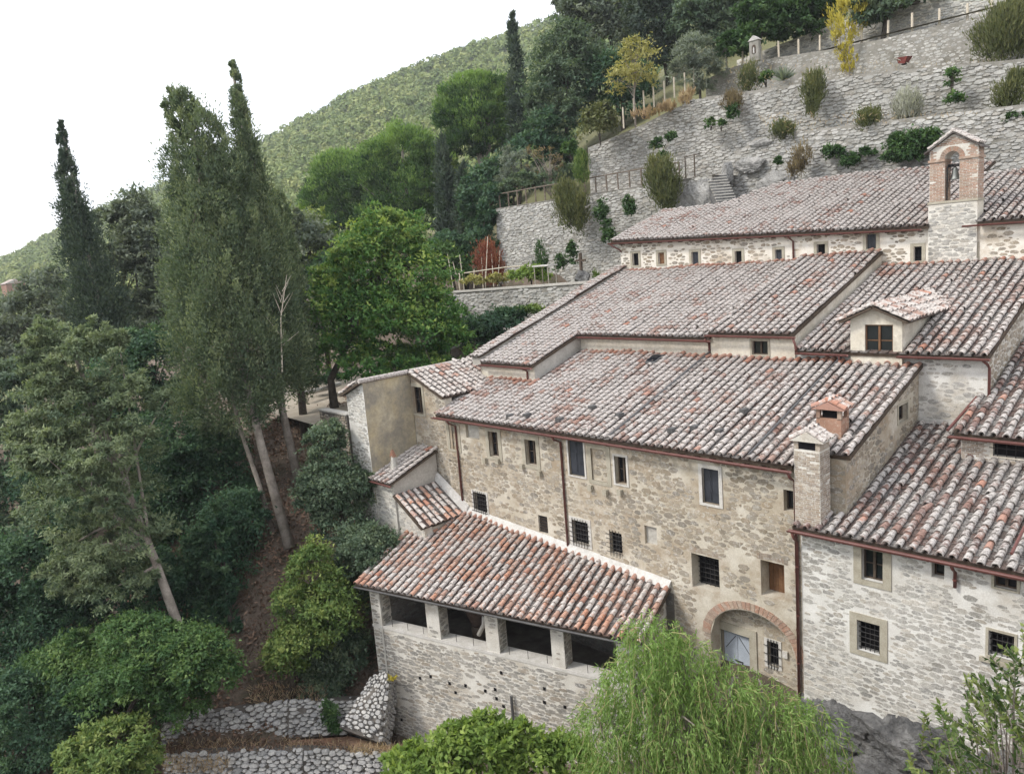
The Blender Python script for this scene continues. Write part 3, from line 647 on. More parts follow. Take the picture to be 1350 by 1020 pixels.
b_ = MB(); b_.box((-10.46, 22.4, -6.42), (.26, .30, .12)); b_.build('flue_opening', M['dark'], CH)
cpz = -6.28; mb = MB(); V = [(-10.98,21.98,cpz),(-9.92,21.98,cpz),(-9.92,22.85,cpz),(-10.98,22.85,cpz),(-10.46,21.98,cpz+.30),(-10.46,22.85,cpz+.30)]
mb.add(V, [(0,1,4),(3,5,2),(0,4,5,3),(1,2,5,4),(0,3,2,1)]); cap = mb.build('cap', M['mortG'], CH)
def slope_tiles(parent, p0, p1, dn, n, mat, rows=2, ex=.3):
    """covers lying down the slope from ridge line p0-p1 in direction dn (unit, pointing down)"""
    p0, p1, dn = (np.array(q, float) for q in (p0, p1, dn)); u = (p1-p0)/np.linalg.norm(p1-p0); ln = np.linalg.norm(p1-p0); dn = dn/np.linalg.norm(dn)
    for i in range(n):
        for j in range(rows):
            Y = -dn; X = u; Z = np.cross(X, Y)
            if Z[2] < 0: X = -X; Z = -Z
            org = p0 + u*ln*(i+.5)/n + dn*(ex*(j+1)) + Z*.03
            ob = bpy.data.objects.new('tile', tile_mesh(mat)); COL.objects.link(ob); ob.parent = parent
            ob.matrix_local = Matrix(((X[0],Y[0],Z[0],org[0]), (X[1],Y[1],Z[1],org[1]), (X[2],Y[2],Z[2],org[2]), (0,0,0,1)))
slope_tiles(cap, (-10.46, 22.0, cpz+.31), (-10.46, 22.85, cpz+.31), (.52, 0, -.30), 3, 'tileB', 2, .30)
slope_tiles(cap, (-10.46, 22.0, cpz+.31), (-10.46, 22.85, cpz+.31), (-.52, 0, -.30), 3, 'tileB', 2, .30)
C2 = thing('tiled_chimney', 'small plastered chimney with a new red tiled gable cap on the roof', 'chimney', (-10.5, 24.0, -6.4))
b_ = MB(); b_.box((-10.52, 24.05, -6.25), (.40, .30, .33)); b_.build('base', M['brick'], C2)
for sx in (-10.86, -10.18):
    for sy in (23.81, 24.29): b_ = MB(); b_.box((sx, sy, -5.78), (.06, .06, .16)); b_.build('post', M['brick'], C2)
b_ = MB(); b_.box((-10.52, 24.05, -5.80), (.25, .18, .13)); b_.build('flue_opening', M['dark'], C2)
mb = MB(); z = -5.62; mb.add([(-11.05,23.65,z),(-9.99,23.65,z),(-9.99,24.45,z),(-11.05,24.45,z),(-10.52,23.65,z+.25),(-10.52,24.45,z+.25)], [(0,1,4),(3,5,2),(0,4,5,3),(1,2,5,4),(0,3,2,1)]); cap = mb.build('cap', M['tileR'], C2)
for sgn in (1, -1): slope_tiles(cap, (-10.52, 23.68, z+.26), (-10.52, 24.45, z+.26), (sgn*.53, 0, -.25), 3, 'tileR', 2, .29)
# ---------------------------------------------------------------- second tier
B = thing('upper_long_house', 'middle tier roof house with plastered wall strip and stepped red gutters', 'house', (-21.5, 33, -8))
FB = fr((0, 29.2), (1, 0), (0, -1))
zB = -4.12; qB = pxwin(FB, dict(y=29.2), 993, 449, 1014, 467)
wall(B, FB, -25.5, -18.0, -7.0, zB-.1, 'plaster')
FB3 = fr((0, 29.1), (1, 0), (0, -1)); wall(B, FB3, -18.0, -14.2, -7.0, -3.98, 'plaster', holes=[hole(qB)])
window(B, FB3, *qB, kind='casement', dep=.15, sw=.09)
FB1 = fr((0, 25.75), (1, 0), (0, -1)); wall(B, FB1, -29.2, -25.5, -8, -5.23, 'plaster')
wall(B, fr((-25.5, 0), (0, 1), (1, 0)), 25.75, 29.2, -8, lambda s: zB+.3*(s-28.9)-.1, 'grey_plaster')
wall(B, fr((-14.2, 0), (0, 1), (1, 0)), 29.1, 38, -7, lambda s: -3.86+.3*(s-28.9)-.1, 'plaster')
wall(B, fr((-29.3, 0), (0, -1), (-1, 0)), -38, -25.75, -9, lambda s: zB+.3*(-s-28.9)-.1, 'mortA', 'stoneA', 'A', limit=0)
roof(B, (0, 28.9), (1, 0), (0, 1), zB, .3, [(-29.0, -3.4), (-25.4, -3.4), (-25.4, 0), (-17.95, 0), (-17.95, 9.0), (-29.0, 9.0)], 'tileB', ridge='tileR', limit=200, red=.015)
roof(B, (0, 28.8), (1, 0), (0, 1), -3.90, .3, [(-17.93, 0), (-14.12, 0), (-14.12, 9.1), (-17.93, 9.1)], 'tileB', ridge='tileR', limit=100, red=.02)
# raised verge strip along the left rake
vs = MB(); fV = fr((-29.0, 0), (0, 1), (1, 0))
vs.hexa([(-29.62,25.5,-5.30),(-29.02,25.5,-5.30),(-29.02,37.9,-1.58),(-29.62,37.9,-1.58),(-29.62,25.5,-4.86),(-29.02,25.5,-4.86),(-29.02,37.9,-1.14),(-29.62,37.9,-1.14)]); vs.build('verge_wall', M['grey_plaster'], B)
roof(B, (0, 25.4), (1, 0), (0, 1), -4.86, .3, [(-29.72, 0), (-28.92, 0), (-28.92, 12.4), (-29.72, 12.4)], 'tileB', limit=60, name='verge_roof', thick=.04, red=.03)
gutter(B, (-25.55, 28.78, zB-.09), (-17.85, 28.78, zB-.12)); gutter(B, (-18.0, 28.68, -3.99), (-14.0, 28.68, -4.01)); gutter(B, (-29.0, 25.38, -5.23), (-25.35, 25.38, -5.25))
downpipe(B, [(-25.95, 25.42, -5.32), (-25.95, 25.6, -5.4), (-25.95, 25.7, -5.5), (-25.95, 25.7, -6.0)]); downpipe(B, [(-18.1, 28.8, -4.2), (-18.1, 28.9, -4.3), (-18.1, 29.13, -4.4), (-18.1, 29.13, -5.0)])
downpipe(B, [(-14.1, 28.68, -4.0), (-14.0, 28.7, -4.3), (-13.95, 28.72, -4.6)])
# ---------------------------------------------------------------- third tier with dormer
C = thing('dormer_house', 'stone house with plastered dormer window below the belfry', 'house', (-10.8, 33, -8))
FC = fr((0, 29.2), (1, 0), (0, -1)); wall(C, FC, -14.2, -7.46, -9.2, -4.66, 'mortE', 'stoneE', 'D', clear=[(-14.2, -10.1, -9.2, -4)], limit=60)
FCR = fr((-7.46, 0), (0, 1), (1, 0)); wall(C, FCR, 29.2, 38, -9.2, lambda s: -4.6+.3*(s-28.9)-.08, 'mortG', 'stoneA', 'A', limit=120)
DX0, DX1 = -11.95, -10.12
roof(C, (0, 28.85), (1, 0), (0, 1), -4.56, .3, [(-14.1, 0), (-7.36, 0), (-7.36, 9.1), (-14.1, 9.1)], 'tileA', ridge='tileR', red=.012, skip=lambda s, r: DX0-.05 < s < DX1+.05 and r < 4.0)
gutter(C, (-14.0, 28.72, -4.62), (DX0-.02, 28.72, -4.64)); gutter(C, (DX1-.1, 28.72, -4.62), (-7.3, 28.72, -4.62))
downpipe(C, [(-7.5, 28.75, -4.7), (-7.42, 28.95, -4.85), (-7.40, 29.1, -5.0), (-7.40, 29.1, -6.9)])
downpipe(C, [(-12.3, 28.72, -4.7), (-12.3, 28.8, -4.9), (-12.35, 29.0, -5.1), (-12.35, 29.05, -5.3)])
FD = fr((0, 28.95), (1, 0), (0, -1)); qD = pxwin(FD, dict(y=28.95), 1140, 428, 1177, 470)
dm = MB(); dcx = (DX0+DX1)/2; zE, zR, zS = -3.30, -2.80, -5.2
a, b, c_, e = hole(qD)[:4]
dm.add([pt(FD, s, z) for s, z in ((DX0, zS), (a, zS), (a, zE), (DX0, zE), (b, zS), (DX1, zS), (DX1, zE), (b, zE))], [(0,1,2,3), (4,5,6,7)])
dm.add([pt(FD, s, z) for s, z in ((a, zS), (b, zS), (b, c_), (a, c_), (a, e), (b, e), (b, zE), (a, zE))], [(0,1,2,3), (4,5,6,7)])
dm.add([pt(FD, DX0, zE), pt(FD, DX1, zE), pt(FD, dcx, zR)], [(0,1,2)])
for s in (DX0, DX1): dm.add([(s, 28.95, zS), (s, 28.95, zE), (s, 33.4, zE), (s, 33.4, zS)], [(0,1,2,3)])
for P in (((a,c_),(b,c_)), ((b,c_),(b,e)), ((b,e),(a,e)), ((a,e),(a,c_))): dm.add([pt(FD,*P[0]), pt(FD,*P[1]), pt(FD,*P[1],-.15), pt(FD,*P[0],-.15)], [(0,1,2,3)])
dmo = dm.build('dormer', M['plaster'], C)
window(C, FD, *qD, kind='casement', dep=.12, sash='wood')
for sg, sx, nm in ((-1, DX0, 'w'), (1, DX1, 'e')):
    ln = 1.22
    roof(C, (dcx+sg*1.22, 0), (0, 1), (-sg, 0), zE-.10, .46, [(28.6, 0), (33.6 if sg > 0 else 33.2, 0), (34.4, 1.22), (28.6, 1.22)], 'tileB', limit=60, name='dormer_roof', red=.01, thick=.07)
# ---------------------------------------------------------------- top tier with belfry
Dh = thing('top_house', 'uppermost long stone house with row of small windows and brick belfry', 'house', (-19, 42, -4))
ang = math.atan2(-.55, 17.4)
def zD(x): return .38 + (x+29.8)*(-.55/17.4)
FDh = fr((0, 38.0), (1, 0), (0, -1)); pD = dict(y=38.0)
WD = [(834,334,842,350),(868,333,876,348),(912,332,921,349),(969,331,978,347),(1022,329,1031,347),(1077,324,1088,337),(1142,309,1155,328),(1205,325,1215,344),(1274,324,1286,343)]
qsD = [pxwin(FDh, pD, *c) for c in WD]; qsD = [(s, z, max(w_, .34), max(h_, .62)) for s, z, w_, h_ in qsD]
qsD.append((qsD[-1][0]+2.6, qsD[-1][1], .4, .7))
wall(Dh, FDh, -29.5, -2.0, -3.0, lambda s: zD(s)-.12, 'mortD', 'stoneA', 'D', [hole(q) for q in qsD], [grow(q, .17) for q in qsD] + [(-12.3,-9.9,-3,2)])
for i, q in enumerate(qsD): window(Dh, FDh, *q, kind='wood' if i == 1 else ('shutter' if i in (2, 4, 6, 8) else 'dark'), dep=.14, sw=.15, smat='frame')
wall(Dh, fr((-29.5, 0), (0, -1), (-1, 0)), -43.4, -38, -3.5, lambda s: zD(-29.5)+.3*(-s-38)-.1, 'mortD', 'stoneA', 'D', limit=20)
roof(Dh, (0, 37.65), (1, 0), (0, 1), .38+29.8*(-.55/17.4), .3, [(-29.95, 0), (-12.1, 0), (-12.1, 10.2), (-20.0, 10.2), (-23.9, 9.6), (-26.0, 5.95), (-29.95, 5.9)], 'tileB', red=.006, tilt=-.55/17.4)
roof(Dh, (0, 37.65), (1, 0), (0, 1), -.17, .3, [(-10.15, 0), (-2, 0), (-2, 7.6), (-12.05, 7.6), (-12.05, 1.2), (-10.15, 1.2)], 'tileA', limit=60, red=.01)
bk = MB(); bk.hexa([(-29.6,43.5,-3),(-23.5,47.4,-3),(-23.5,47.5,-3),(-29.6,43.6,-3),(-29.6,43.5,1.7),(-23.5,47.4,1.7),(-23.5,47.5,1.7),(-29.6,43.6,1.7)]); bk.build('back_wall', M['mortD'], Dh)
gutter(Dh, (-30.05, 37.54, zD(-30)-.10), (-12.35, 37.54, zD(-12.35)-.12)); gutter(Dh, (-10.7, 37.54, -.28), (-2, 37.54, -.30))
downpipe(Dh, [(-18.6, 37.54, zD(-18.6)-.18), (-18.55, 37.7, zD(-18.6)-.3), (-18.5, 37.93, zD(-18.6)-.45), (-18.5, 37.93, -1.6)])
downpipe(Dh, [(-29.9, 37.54, .2), (-29.7, 37.6, .05), (-29.45, 37.8, -.15), (-29.4, 37.95, -.3)])
for x in np.arange(-29.3, -12.6, .7):
    r_ = MB(); fbox(r_, FDh, x-.05, x+.05, zD(x)-.24, zD(x)-.12, -.1, .32); r_.build('rafter', M['wood_dark'], Dh)
# belfry
BX0, BX1, BY0, BY1 = -12.16, -10.22, 37.86, 38.75; FBe = fr((0, BY0), (1, 0), (0, -1)); FBr = fr((BX1, 0), (0, 1), (1, 0))
wall(Dh, FBe, BX0, BX1, -2.2, .72, 'mortG', 'stoneE', 'G', limit=60, name='belfry_base', thick=.9)
wall(Dh, FBr, BY0, BY1, -.6, .72, 'plaster', name='belfry_base')
sl_ = MB(); sl_.box(((BX0+BX1)/2, (BY0+BY1)/2, .78), ((BX1-BX0)/2+.03, .48, .05)); sl_.build('belfry_ledge', M['frame'], Dh)
OX0, OX1, ZSP = -11.52, -10.94, 2.52
for x0, x1 in ((BX0+.03, OX0), (OX1, BX1-.01)):
    p_ = brick_stack(Dh, 'belfry_pier', x0, x1, BY0+.04, BY1-.04, .83, ZSP, 'mortG', 'brick', 140)
for x0, x1 in ((BX0-.02, OX0+.02), (OX1-.02, BX1+.04)):
    i_ = MB(); i_.box(((x0+x1)/2, (BY0+BY1)/2, ZSP+.05), ((x1-x0)/2, (BY1-BY0)/2+.03, .05)); i_.build('impost', M['brick'], Dh)
gx = (OX0+OX1)/2; gr = (OX1-OX0)/2; zsp = ZSP+.1; zE_ = 2.98; zP = 3.62; mb = MB()
arc = [(gx-gr*math.cos(math.pi*k/12), zsp+gr*math.sin(math.pi*k/12)) for k in range(13)]
bcx = (BX0+BX1)/2
def gz_(s): return zE_ + (zP-zE_)*(1-abs(s-bcx)/((BX1-BX0)/2))
for yy, fl in ((BY0+.04, 1), (BY1-.04, 0)):
    pts_ = [(BX0+.03, zsp), (gx-gr, zsp)]
    mb.add([(BX0+.03, yy, zsp), (gx-gr, yy, zsp), (gx-gr, yy, gz_(gx-gr)), (BX0+.03, yy, gz_(BX0+.03))], [(0,1,2,3)])
    mb.add([(gx+gr, yy, zsp), (BX1-.01, yy, zsp), (BX1-.01, yy, gz_(BX1-.01)), (gx+gr, yy, gz_(gx+gr))], [(0,1,2,3)])
    for (s0_, z0_), (s1_, z1_) in zip(arc[:-1], arc[1:]): mb.add([(s0_, yy, z0_), (s1_, yy, z1_), (s1_, yy, gz_(s1_)), (s0_, yy, gz_(s0_))], [(0,1,2,3)])
for (s0_, z0_), (s1_, z1_) in zip(arc[:-1], arc[1:]): mb.add([(s0_, BY0+.04, z0_), (s1_, BY0+.04, z1_), (s1_, BY1-.04, z1_), (s0_, BY1-.04, z0_)], [(0,1,2,3)])
for s in (BX0+.03, BX1-.01): mb.add([(s, BY0+.04, zsp), (s, BY1-.04, zsp), (s, BY1-.04, gz_(s)), (s, BY0+.04, gz_(s))], [(0,1,2,3)])
gab = mb.build('belfry_gable', M['mortG'], Dh)
for k in range(13):
    a0, a1 = math.pi*(k+.08)/13, math.pi*(k+.92)/13; V = []
    for yy in (BY0+.05, BY0+.02):
        for a_, rr in ((a0, gr+.004), (a1, gr+.004), (a1, gr+.2), (a0, gr+.2)): V.append((gx-rr*math.cos(a_), yy, zsp+rr*math.sin(a_)))
    MB().hexa(V).build('brick', M['brick'], gab)
hol = [(gx-gr-.22, gx+gr+.22, zsp-.1, zsp+gr+.22)]
fgb = fr((0, BY0+.04), (1, 0), (0, -1)); stones_to_objects('brick', gab, fgb, rubble(fgb, BX0+.05, BX1-.03, zsp, lambda s: gz_(s)-.03, hol, STY['brick']), M['brick'], 60)
fgr = fr((BX1-.01, 0), (0, 1), (1, 0)); stones_to_objects('brick', gab, fgr, rubble(fgr, BY0+.06, BY1-.06, zsp, zE_-.02, [], STY['brick']), M['brick'], 20)
for sg in (1, -1):
    mb = MB(); x1 = bcx+sg*1.14; z1 = zP+.03-(1.14)*(zP-zE_)/((BX1-BX0)/2); P = [(bcx, BY0-.12, zP+.03), (x1, BY0-.12, z1), (x1, BY1+.12, z1), (bcx, BY1+.12, zP+.03)]
    mb.hexa(P + [(p[0], p[1], p[2]+.06) for p in P]); cp = mb.build('belfry_roof', M['pan'], Dh)
    slope_tiles(cp, (bcx, BY0-.1, zP+.10), (bcx, BY1+.1, zP+.10), (sg*1.0, 0, -(zP-zE_)/((BX1-BX0)/2)), 4, 'tileB', 4, .29)
bl = MB().lathe((gx, 38.3, 1.72), [(.0, .52), (.06, .52), (.10, .46), (.13, .3), (.15, .14), (.2, .03), (.22, 0), (.19, .0), (.0, .1)], 16)
bell = bl.build('bell', M['bronze'], Dh, True)
bb = MB(); bb.box((gx, 38.3, 2.32), (.28, .05, .06)); bb.tube([(gx, 38.3, 2.2), (gx, 38.3, 2.3)], .04); bb.tube([(gx-.15, 38.25, 2.3), (gx-.2, 38.1, 1.4)], .012, 5); bb.build('headstock', M['iron'], bell)
MB().tube([(-11.45, 38.0, .85), (-11.45, 38.0, 2.3)], .03, 6).build('bell_bar', M['iron'], bell)
# ---------------------------------------------------------------- front right house
E = thing('front_right_house', 'pale stone house with stone framed windows at the right', 'house', (-6, 25, -14.6))
EX0, EX1, EZT, EZB = -10.78, 3.0, -9.12, -14.75; FE = fr((0, 22.25), (1, 0), (0, -1)); pE = dict(y=22.25)
WE = [((1136,725,1164,766), 'casement', dict(sw=.24, dep=.22)), ((1228,740,1245,762), 'casement', dict(dep=.3)), ((1311,746,1341,776), 'casement', dict(dep=.16, sw=.07)),
      ((1130,820,1160,860), 'dark', dict(sw=.22, dep=.28, bars=(5,6,-.12))), ((1303,834,1337,867), 'dark', dict(dep=.25, sw=.07, bars=(5,4,-.1)))]
qE = [pxwin(FE, pE, *c) for c, k, o in WE]
ebase = lambda s: EZB + .12*(s-EX0)
wall(E, FE, EX0, EX1, lambda s: EZB-1.0, EZT, 'mortE', 'stoneE', 'E', [hole(q) for q in qE], [grow(q, o.get('sw', 0)) for q, (c, k, o) in zip(qE, WE)])
for q, (c, k, o) in zip(qE, WE): window(E, FE, *q, kind=k, **o)
sq = qE[4]; b_ = MB(); fbox(b_, FE, sq[0]-sq[2]/2-.2, sq[0]+sq[2]/2+.2, sq[1]-sq[3]/2-.2, sq[1]-sq[3]/2-.08, -.03, .1); b_.build('sill', M['frame'], E)
for k in range(0):   # large corner blocks
    z = -9.3 - k*.40; b_ = MB(); fbox(b_, FE, EX0+.004, EX0+(.58 if k % 2 else .34)+rng.uniform(-.05, .05), z-.36, z, -.04, .004); b_.build('corner_block', M['stoneE'], E)
roof(E, (0, 21.9), (1, 0), (0, 1), -9.02, .27, [(-10.9, 0), (3, 0), (3, 7.28), (-9.6, 7.28), (-9.6, .95), (-10.9, .95)], 'tileE', red=.03)
gutter(E, (-11.0, 21.8, -9.12), (3, 21.8, -9.12)); 
downpipe(E, [(-10.86, 21.8, -9.2), (-10.86, 21.95, -9.45), (-10.86, 22.15, -9.6), (-10.90, 22.15, -14.6)]); downpipe(E, [(-6.35, 21.82, -9.2), (-6.35, 21.95, -9.35), (-6.35, 22.15, -9.5), (-6.35, 22.15, -9.95)])
wall(E, fr((-8.25, 29.05), (1, 0), (0, -1)), -1.3, .8, -7.1, -6.9, 'fillet', name='fillet', thick=.1)
MB().tube([(-5.0, 28, -6.98), (-5.0, 22, -8.6)], .04, 7).build('roof_pipe', M['gutter'], E)
# small raised storey
zF = -6.72; FF = fr((0, 27.0), (1, 0), (0, -1)); qF = pxwin(FF, dict(y=27.0), 1309, 581, 1358, 603)
wall(E, FF, -7.62, 2.5, -8.0, zF-.12, 'mortE', 'brick_grey', 'brick', [hole(qF)], [grow(qF, .09)], limit=60, sname='brick', name='attic_wall')
window(E, FF, *qF, kind='dark', dep=.15, bars=(4, 1, .02), sw=.07, smat='plaster')
wall(E, fr((-7.62, 0), (0, -1), (-1, 0)), -29.2, -27, -8.2, lambda s: zF+.3*(-s-26.7)-.12, 'plaster', name='attic_wall')
roof(E, (0, 26.7), (1, 0), (0, 1), zF, .3, [(-7.75, 0), (2.6, 0), (2.6, 11.2), (-7.44, 11.2), (-7.44, 2.5), (-7.75, 2.5)], 'tileE', limit=0, name='attic_roof', red=.03)
gutter(E, (-7.9, 26.6, zF-.1), (2.6, 26.6, zF-.1))
MB().tube([(-7.95, 26.75, zF+.05), (-7.72, 29.0, zF+.75)], .05, 7).build('verge_pipe', M['gutter'], E)
# ---------------------------------------------------------------- loggia
Gt = thing('loggia_house', 'low stone loggia with square piers under a red tiled lean-to roof', 'loggia', (-22, 18.5, -21))
FG = (np.array([*(GP - GN*.45), 0.0]), np.array([*GU, 0.0]), np.array([*GN, 0.0])); SG1 = 12.9
ZT, ZS, ZBs = -13.72, -15.32, -21.9
piers = [(.27, .86), (3.31, 3.98), (6.26, 6.87), (9.23, 9.78), (11.9, 12.88)]
gh = [(a[1], b[0], ZS, -13.62, 0) for a, b in zip(piers[:-1], piers[1:])]
visG = lambda s, z: z > -20.2
wG = wall(Gt, FG, .27, SG1, ZBs, -13.60, 'mortG', 'stoneG', 'G', gh, [(0, 13, ZS-.16, ZS)], thick=.55, limit=290, vis=visG)
for a, b in piers:
    c = MB(); fbox(c, FG, a+.01, b-.01, ZS+.001, -13.62, -.60, -.002); po = c.build('pier', M['mortG'], Gt)
    fp = (FG[0] + FG[1]*(b-.01), -FG[2], FG[1]); 
    stones_to_objects('stone', po, fp, rubble(fp, .02, .58, ZS, -13.65, [], STY['G']), M['stoneG'], 12)
cp = MB(); fbox(cp, FG, .25, SG1+.02, ZS-.12, ZS-.0, -.62, .03)
co_ = cp.build('parapet_coping', M['frame_pale'], Gt)
fl = MB(); g0 = lambda s, d: (FG[0]+FG[1]*s+FG[2]*d)[:2]
P = [g0(.3, -.5), g0(SG1, -.5), np.array([-15.6, 22.37]), np.array([-27.4, 22.37])]
fl.add([(p[0], p[1], -16.3) for p in P], [(0,1,2,3)]); fl.build('floor', M['mortS'], Gt)  # floor kept dark: interior shade put into its colour
FLi = fr((0, 22.3), (1, 0), (0, -1)); wall(Gt, FLi, -27.4, -15.8, -16.4, lambda s: loggia_roof_z(s, 22.25)-.2, 'mortS', 'stone_shade', 'G', limit=0, thick=.08, name='inner_wall')  # lining here and at the left end: loggia shade put into the stone colour
wall(Gt, fr((-27.35, 0), (0, 1), (1, 0)), 17.2, 22.28, -16.4, lambda s: loggia_roof_z(-27.35, s)-.2, 'mortS', 'stone_shade', 'G', limit=0, thick=.08, name='inner_wall')
pl_ = [(0, 0), (13.2, 0), (13.2+.0, 2.55), (12.55, 2.86)]
def g_sr(x, y): q = np.array([x, y])-GP; return float(np.dot(q, GU)), float(np.dot(q, -GN))
tl, trr = g_sr(-27.5, 22.36), g_sr(-15.75, 22.36)
roof(Gt, GP, GU, -GN, -13.36, .2755, [(-.1, 0), (13.1, 0), (13.1, 2.89), tl, (-.1, 4.0)], 'tileG', ridge='tileR', red=.05)
gp = lambda s, d, z: tuple((np.array([*(GP + GU*s + GN*d), z])))
gutter(Gt, gp(-.15, .06, -13.45), gp(13.15, .06, -13.45), 'gutter_dark', r=.06)
for x in np.arange(.2, 12.7, .55):
    r_ = MB(); P0 = np.array([*(GP+GU*x - GN*.05), -13.53]); P1 = np.array([*(GP+GU*x - GN*2.9), -13.53+.2755*2.85]); r_.tube([P0, P1], .055, 4); r_.build('rafter', M['wood_dark'], Gt)
# left end wall, right end wall
eL = fr((-27.63, 0), (0, -1), (-1, 0)); wall(Gt, eL, -22.3, -16.9, ZBs, lambda s: loggia_roof_z(-27.63, -s)-.16, 'mortG', 'stoneE', 'G', limit=20)
er = (np.array([*(GP+GU*12.9), 0.0]), np.array([*(-GN), 0.0]), np.array([*GU, 0.0])); wall(Gt, er, .45, 3.1, ZBs, lambda s: -13.36+.2755*s-.17, 'mortG', 'stoneA', 'A', limit=30)
# white fillet where the roof meets the facade
lz = loggia_roof_z; fi = MB(); fi.hexa([(-27.4,22.14,lz(-27.4,22.14)+.05),(-15.9,22.14,lz(-15.9,22.14)+.05),(-15.9,22.41,lz(-15.9,22.4)),(-27.4,22.41,lz(-27.4,22.4)),
   (-27.4,22.24,lz(-27.4,22.2)+.16),(-15.9,22.24,lz(-15.9,22.2)+.16),(-15.9,22.41,lz(-15.9,22.4)+.27),(-27.4,22.41,lz(-27.4,22.4)+.27)]); fi.build('fillet', M['fillet'], Gt)
for x, y in ((554,893),(568,891),(593,900),(614,903),(640,910),(653,908),(661,886),(718,907),(718,925),(745,931),(530,948),(601,912),(655,920),(664,930)):   # putlog holes
    p = at(x, y, pl=(FG[0], FG[2])); s = float(np.dot(p-FG[0], FG[1])); b_ = MB(); fbox(b_, FG, s-.055, s+.055, p[2]-.06, p[2]+.06, -.05, .034); b_.build('putlog_hole', M['dark'], Gt)
for x in np.arange(1.3, 12.0, .85):   # little iron rods on the parapet
    if not any(a-.1 < x < b+.1 for a, b in piers): MB().tube([pt(FG, x, ZS, -.1), pt(FG, x, ZS+.32, -.1)], .011, 5).build('rod', M['iron'], Gt)
p = at(676, 915, pl=(FG[0], FG[2])); s = float(np.dot(p-FG[0], FG[1])); MB().tube([pt(FG, s, p[2], .12), pt(FG, s, p[2]-1.5, .12)], .06, 7).build('drain_pipe', M['gutter_dark'], Gt)
jar = thing('terracotta_jar', 'big brown terracotta jar in the second bay of the loggia', 'jar', pt(FG, 4.75, -16.3, -1.7))
b_ = MB().lathe(pt(FG, 4.75, -15.3, -1.7), [(.0, 0), (.3, 0), (.36, .15), (.52, .6), (.56, .85), (.50, 1.05), (.40, 1.13), (.44, 1.18), (.36, 1.18), (.34, 1.05)], 18); b_.build('body', M['jar'], jar, True)
b_ = MB().lathe(pt(FG, 4.75, -16.3, -1.7), [(0, 0), (.36, 0), (.36, .96), (.0, .96)], 12); b_.build('stand', M['wood_dark'], jar, True)
b_ = MB().lathe(pt(FG, 4.75, -15.3, -1.7), [(.535, .62), (.56, .66), (.545, .70)], 18); b_.build('band', M['jar'], jar, True)
pipe = thing('flue_pipe', 'short bent grey metal flue pipe beside the loggia jar', 'pipe', pt(FG, 5.95, -15.3, -.3)); MB().tube([pt(FG, 5.7, -14.9, -.3), pt(FG, 6.0, -14.4, -.3), pt(FG, 6.05, -14.05, -.3)], .09, 9).build('pipe', M['grey_plaster'], pipe, True)
# ---------------------------------------------------------------- little lean-to roofs and the left tower
Lh = thing('lean_to_shed', 'narrow lean-to with pale tiles and a clay chimney beside the ochre wall', 'shed', (-30.2, 21, -13))
FL = fr((0, 19.75), (1, 0), (0, -1)); qL = pxwin(FL, dict(y=19.75), 490, 648, 496, 662)
wall(Lh, FL, -31.2, -29.4, -20, -10.06, 'mortG', 'stoneE', 'G', [hole((qL[0], qL[1], .3, .5))], limit=60); window(Lh, FL, qL[0], qL[1], .3, .5, 'dark', dep=.25)
wall(Lh, fr((-29.4, 0), (0, 1), (1, 0)), 19.75, 22.4, -12.5, lambda s: -9.97+.33*(s-19.6)-.12, 'grey_plaster')
roof(Lh, (0, 19.5), (1, 0), (0, 1), -9.97, .33, [(-31.0, 0), (-29.25, 0), (-29.25, 2.9), (-31.0, 2.9)], 'tileB', limit=60, red=.05, thick=.08); gutter(Lh, (-31.05, 19.42, -10.02), (-29.2, 19.42, -10.04), r=.06)
cl = MB().lathe((-30.25, 20.5, -9.75), [(.0, 0), (.22, 0), (.18, .3), (.14, .62), (.10, .8), (.13, .82)], 8); cl.build('chimney_pot', M['grey_plaster'], Lh)
hd = MB(); hd.hexa([(-30.42,20.4,-9.0),(-30.12,20.4,-9.0),(-30.12,20.6,-9.0),(-30.42,20.6,-9.0),(-30.35,20.45,-8.72),(-30.3,20.45,-8.66),(-30.3,20.55,-8.66),(-30.35,20.55,-8.72)]); hd.build('cowl', M['terracotta'], Lh)
Hh = thing('side_shed', 'small red tiled side roof with white mortar edge left of the loggia', 'shed', (-28.5, 21, -13))
wall(Hh, fr((0, 19.85), (1, 0), (0, -1)), -29.5, -27.45, -20, lambda s: -10.55-.63*(s+29.4)-.1, 'mortG', 'stoneE', 'G', limit=60)
wall(Hh, fr((-27.5, 0), (0, 1), (1, 0)), 19.85, 22.4, -13.5, -11.95, 'mortA')
roof(Hh, (-27.4, 0), (0, 1), (-1, 0), -11.80, .63, [(19.65, 0), (22.38, 0), (22.38, 1.98), (19.65, 1.98)], 'tileG', limit=100, red=.12, thick=.1)
fi = MB(); fi.hexa([(-29.38,22.15,-10.5),(-27.2,22.15,-11.85),(-27.2,22.41,-11.85),(-29.38,22.41,-10.5),(-29.38,22.25,-10.2),(-27.2,22.25,-11.5),(-27.2,22.41,-11.45),(-29.38,22.41,-10.15)]); fi.build('fillet', M['fillet'], Hh)
Jh = thing('corner_tower', 'tall narrow house with stained ochre plaster wall and slit window', 'house', (-31.8, 22, -14))
FJ = fr((0, 19.72), (1, 0), (0, -1)); qJ = pxwin(FJ, dict(y=19.72), 464, 561, 470, 580)
jt = lambda s: -5.25 - .42*abs(s+31.0)
wall(Jh, FJ, -32.55, -31.0, -18, lambda s: jt(s)-.12, 'mortE', 'stoneE', 'E', [hole((qJ[0], qJ[1], .26, .75))], limit=120); window(Jh, FJ, qJ[0], qJ[1], .26, .75, 'dark', dep=.25)
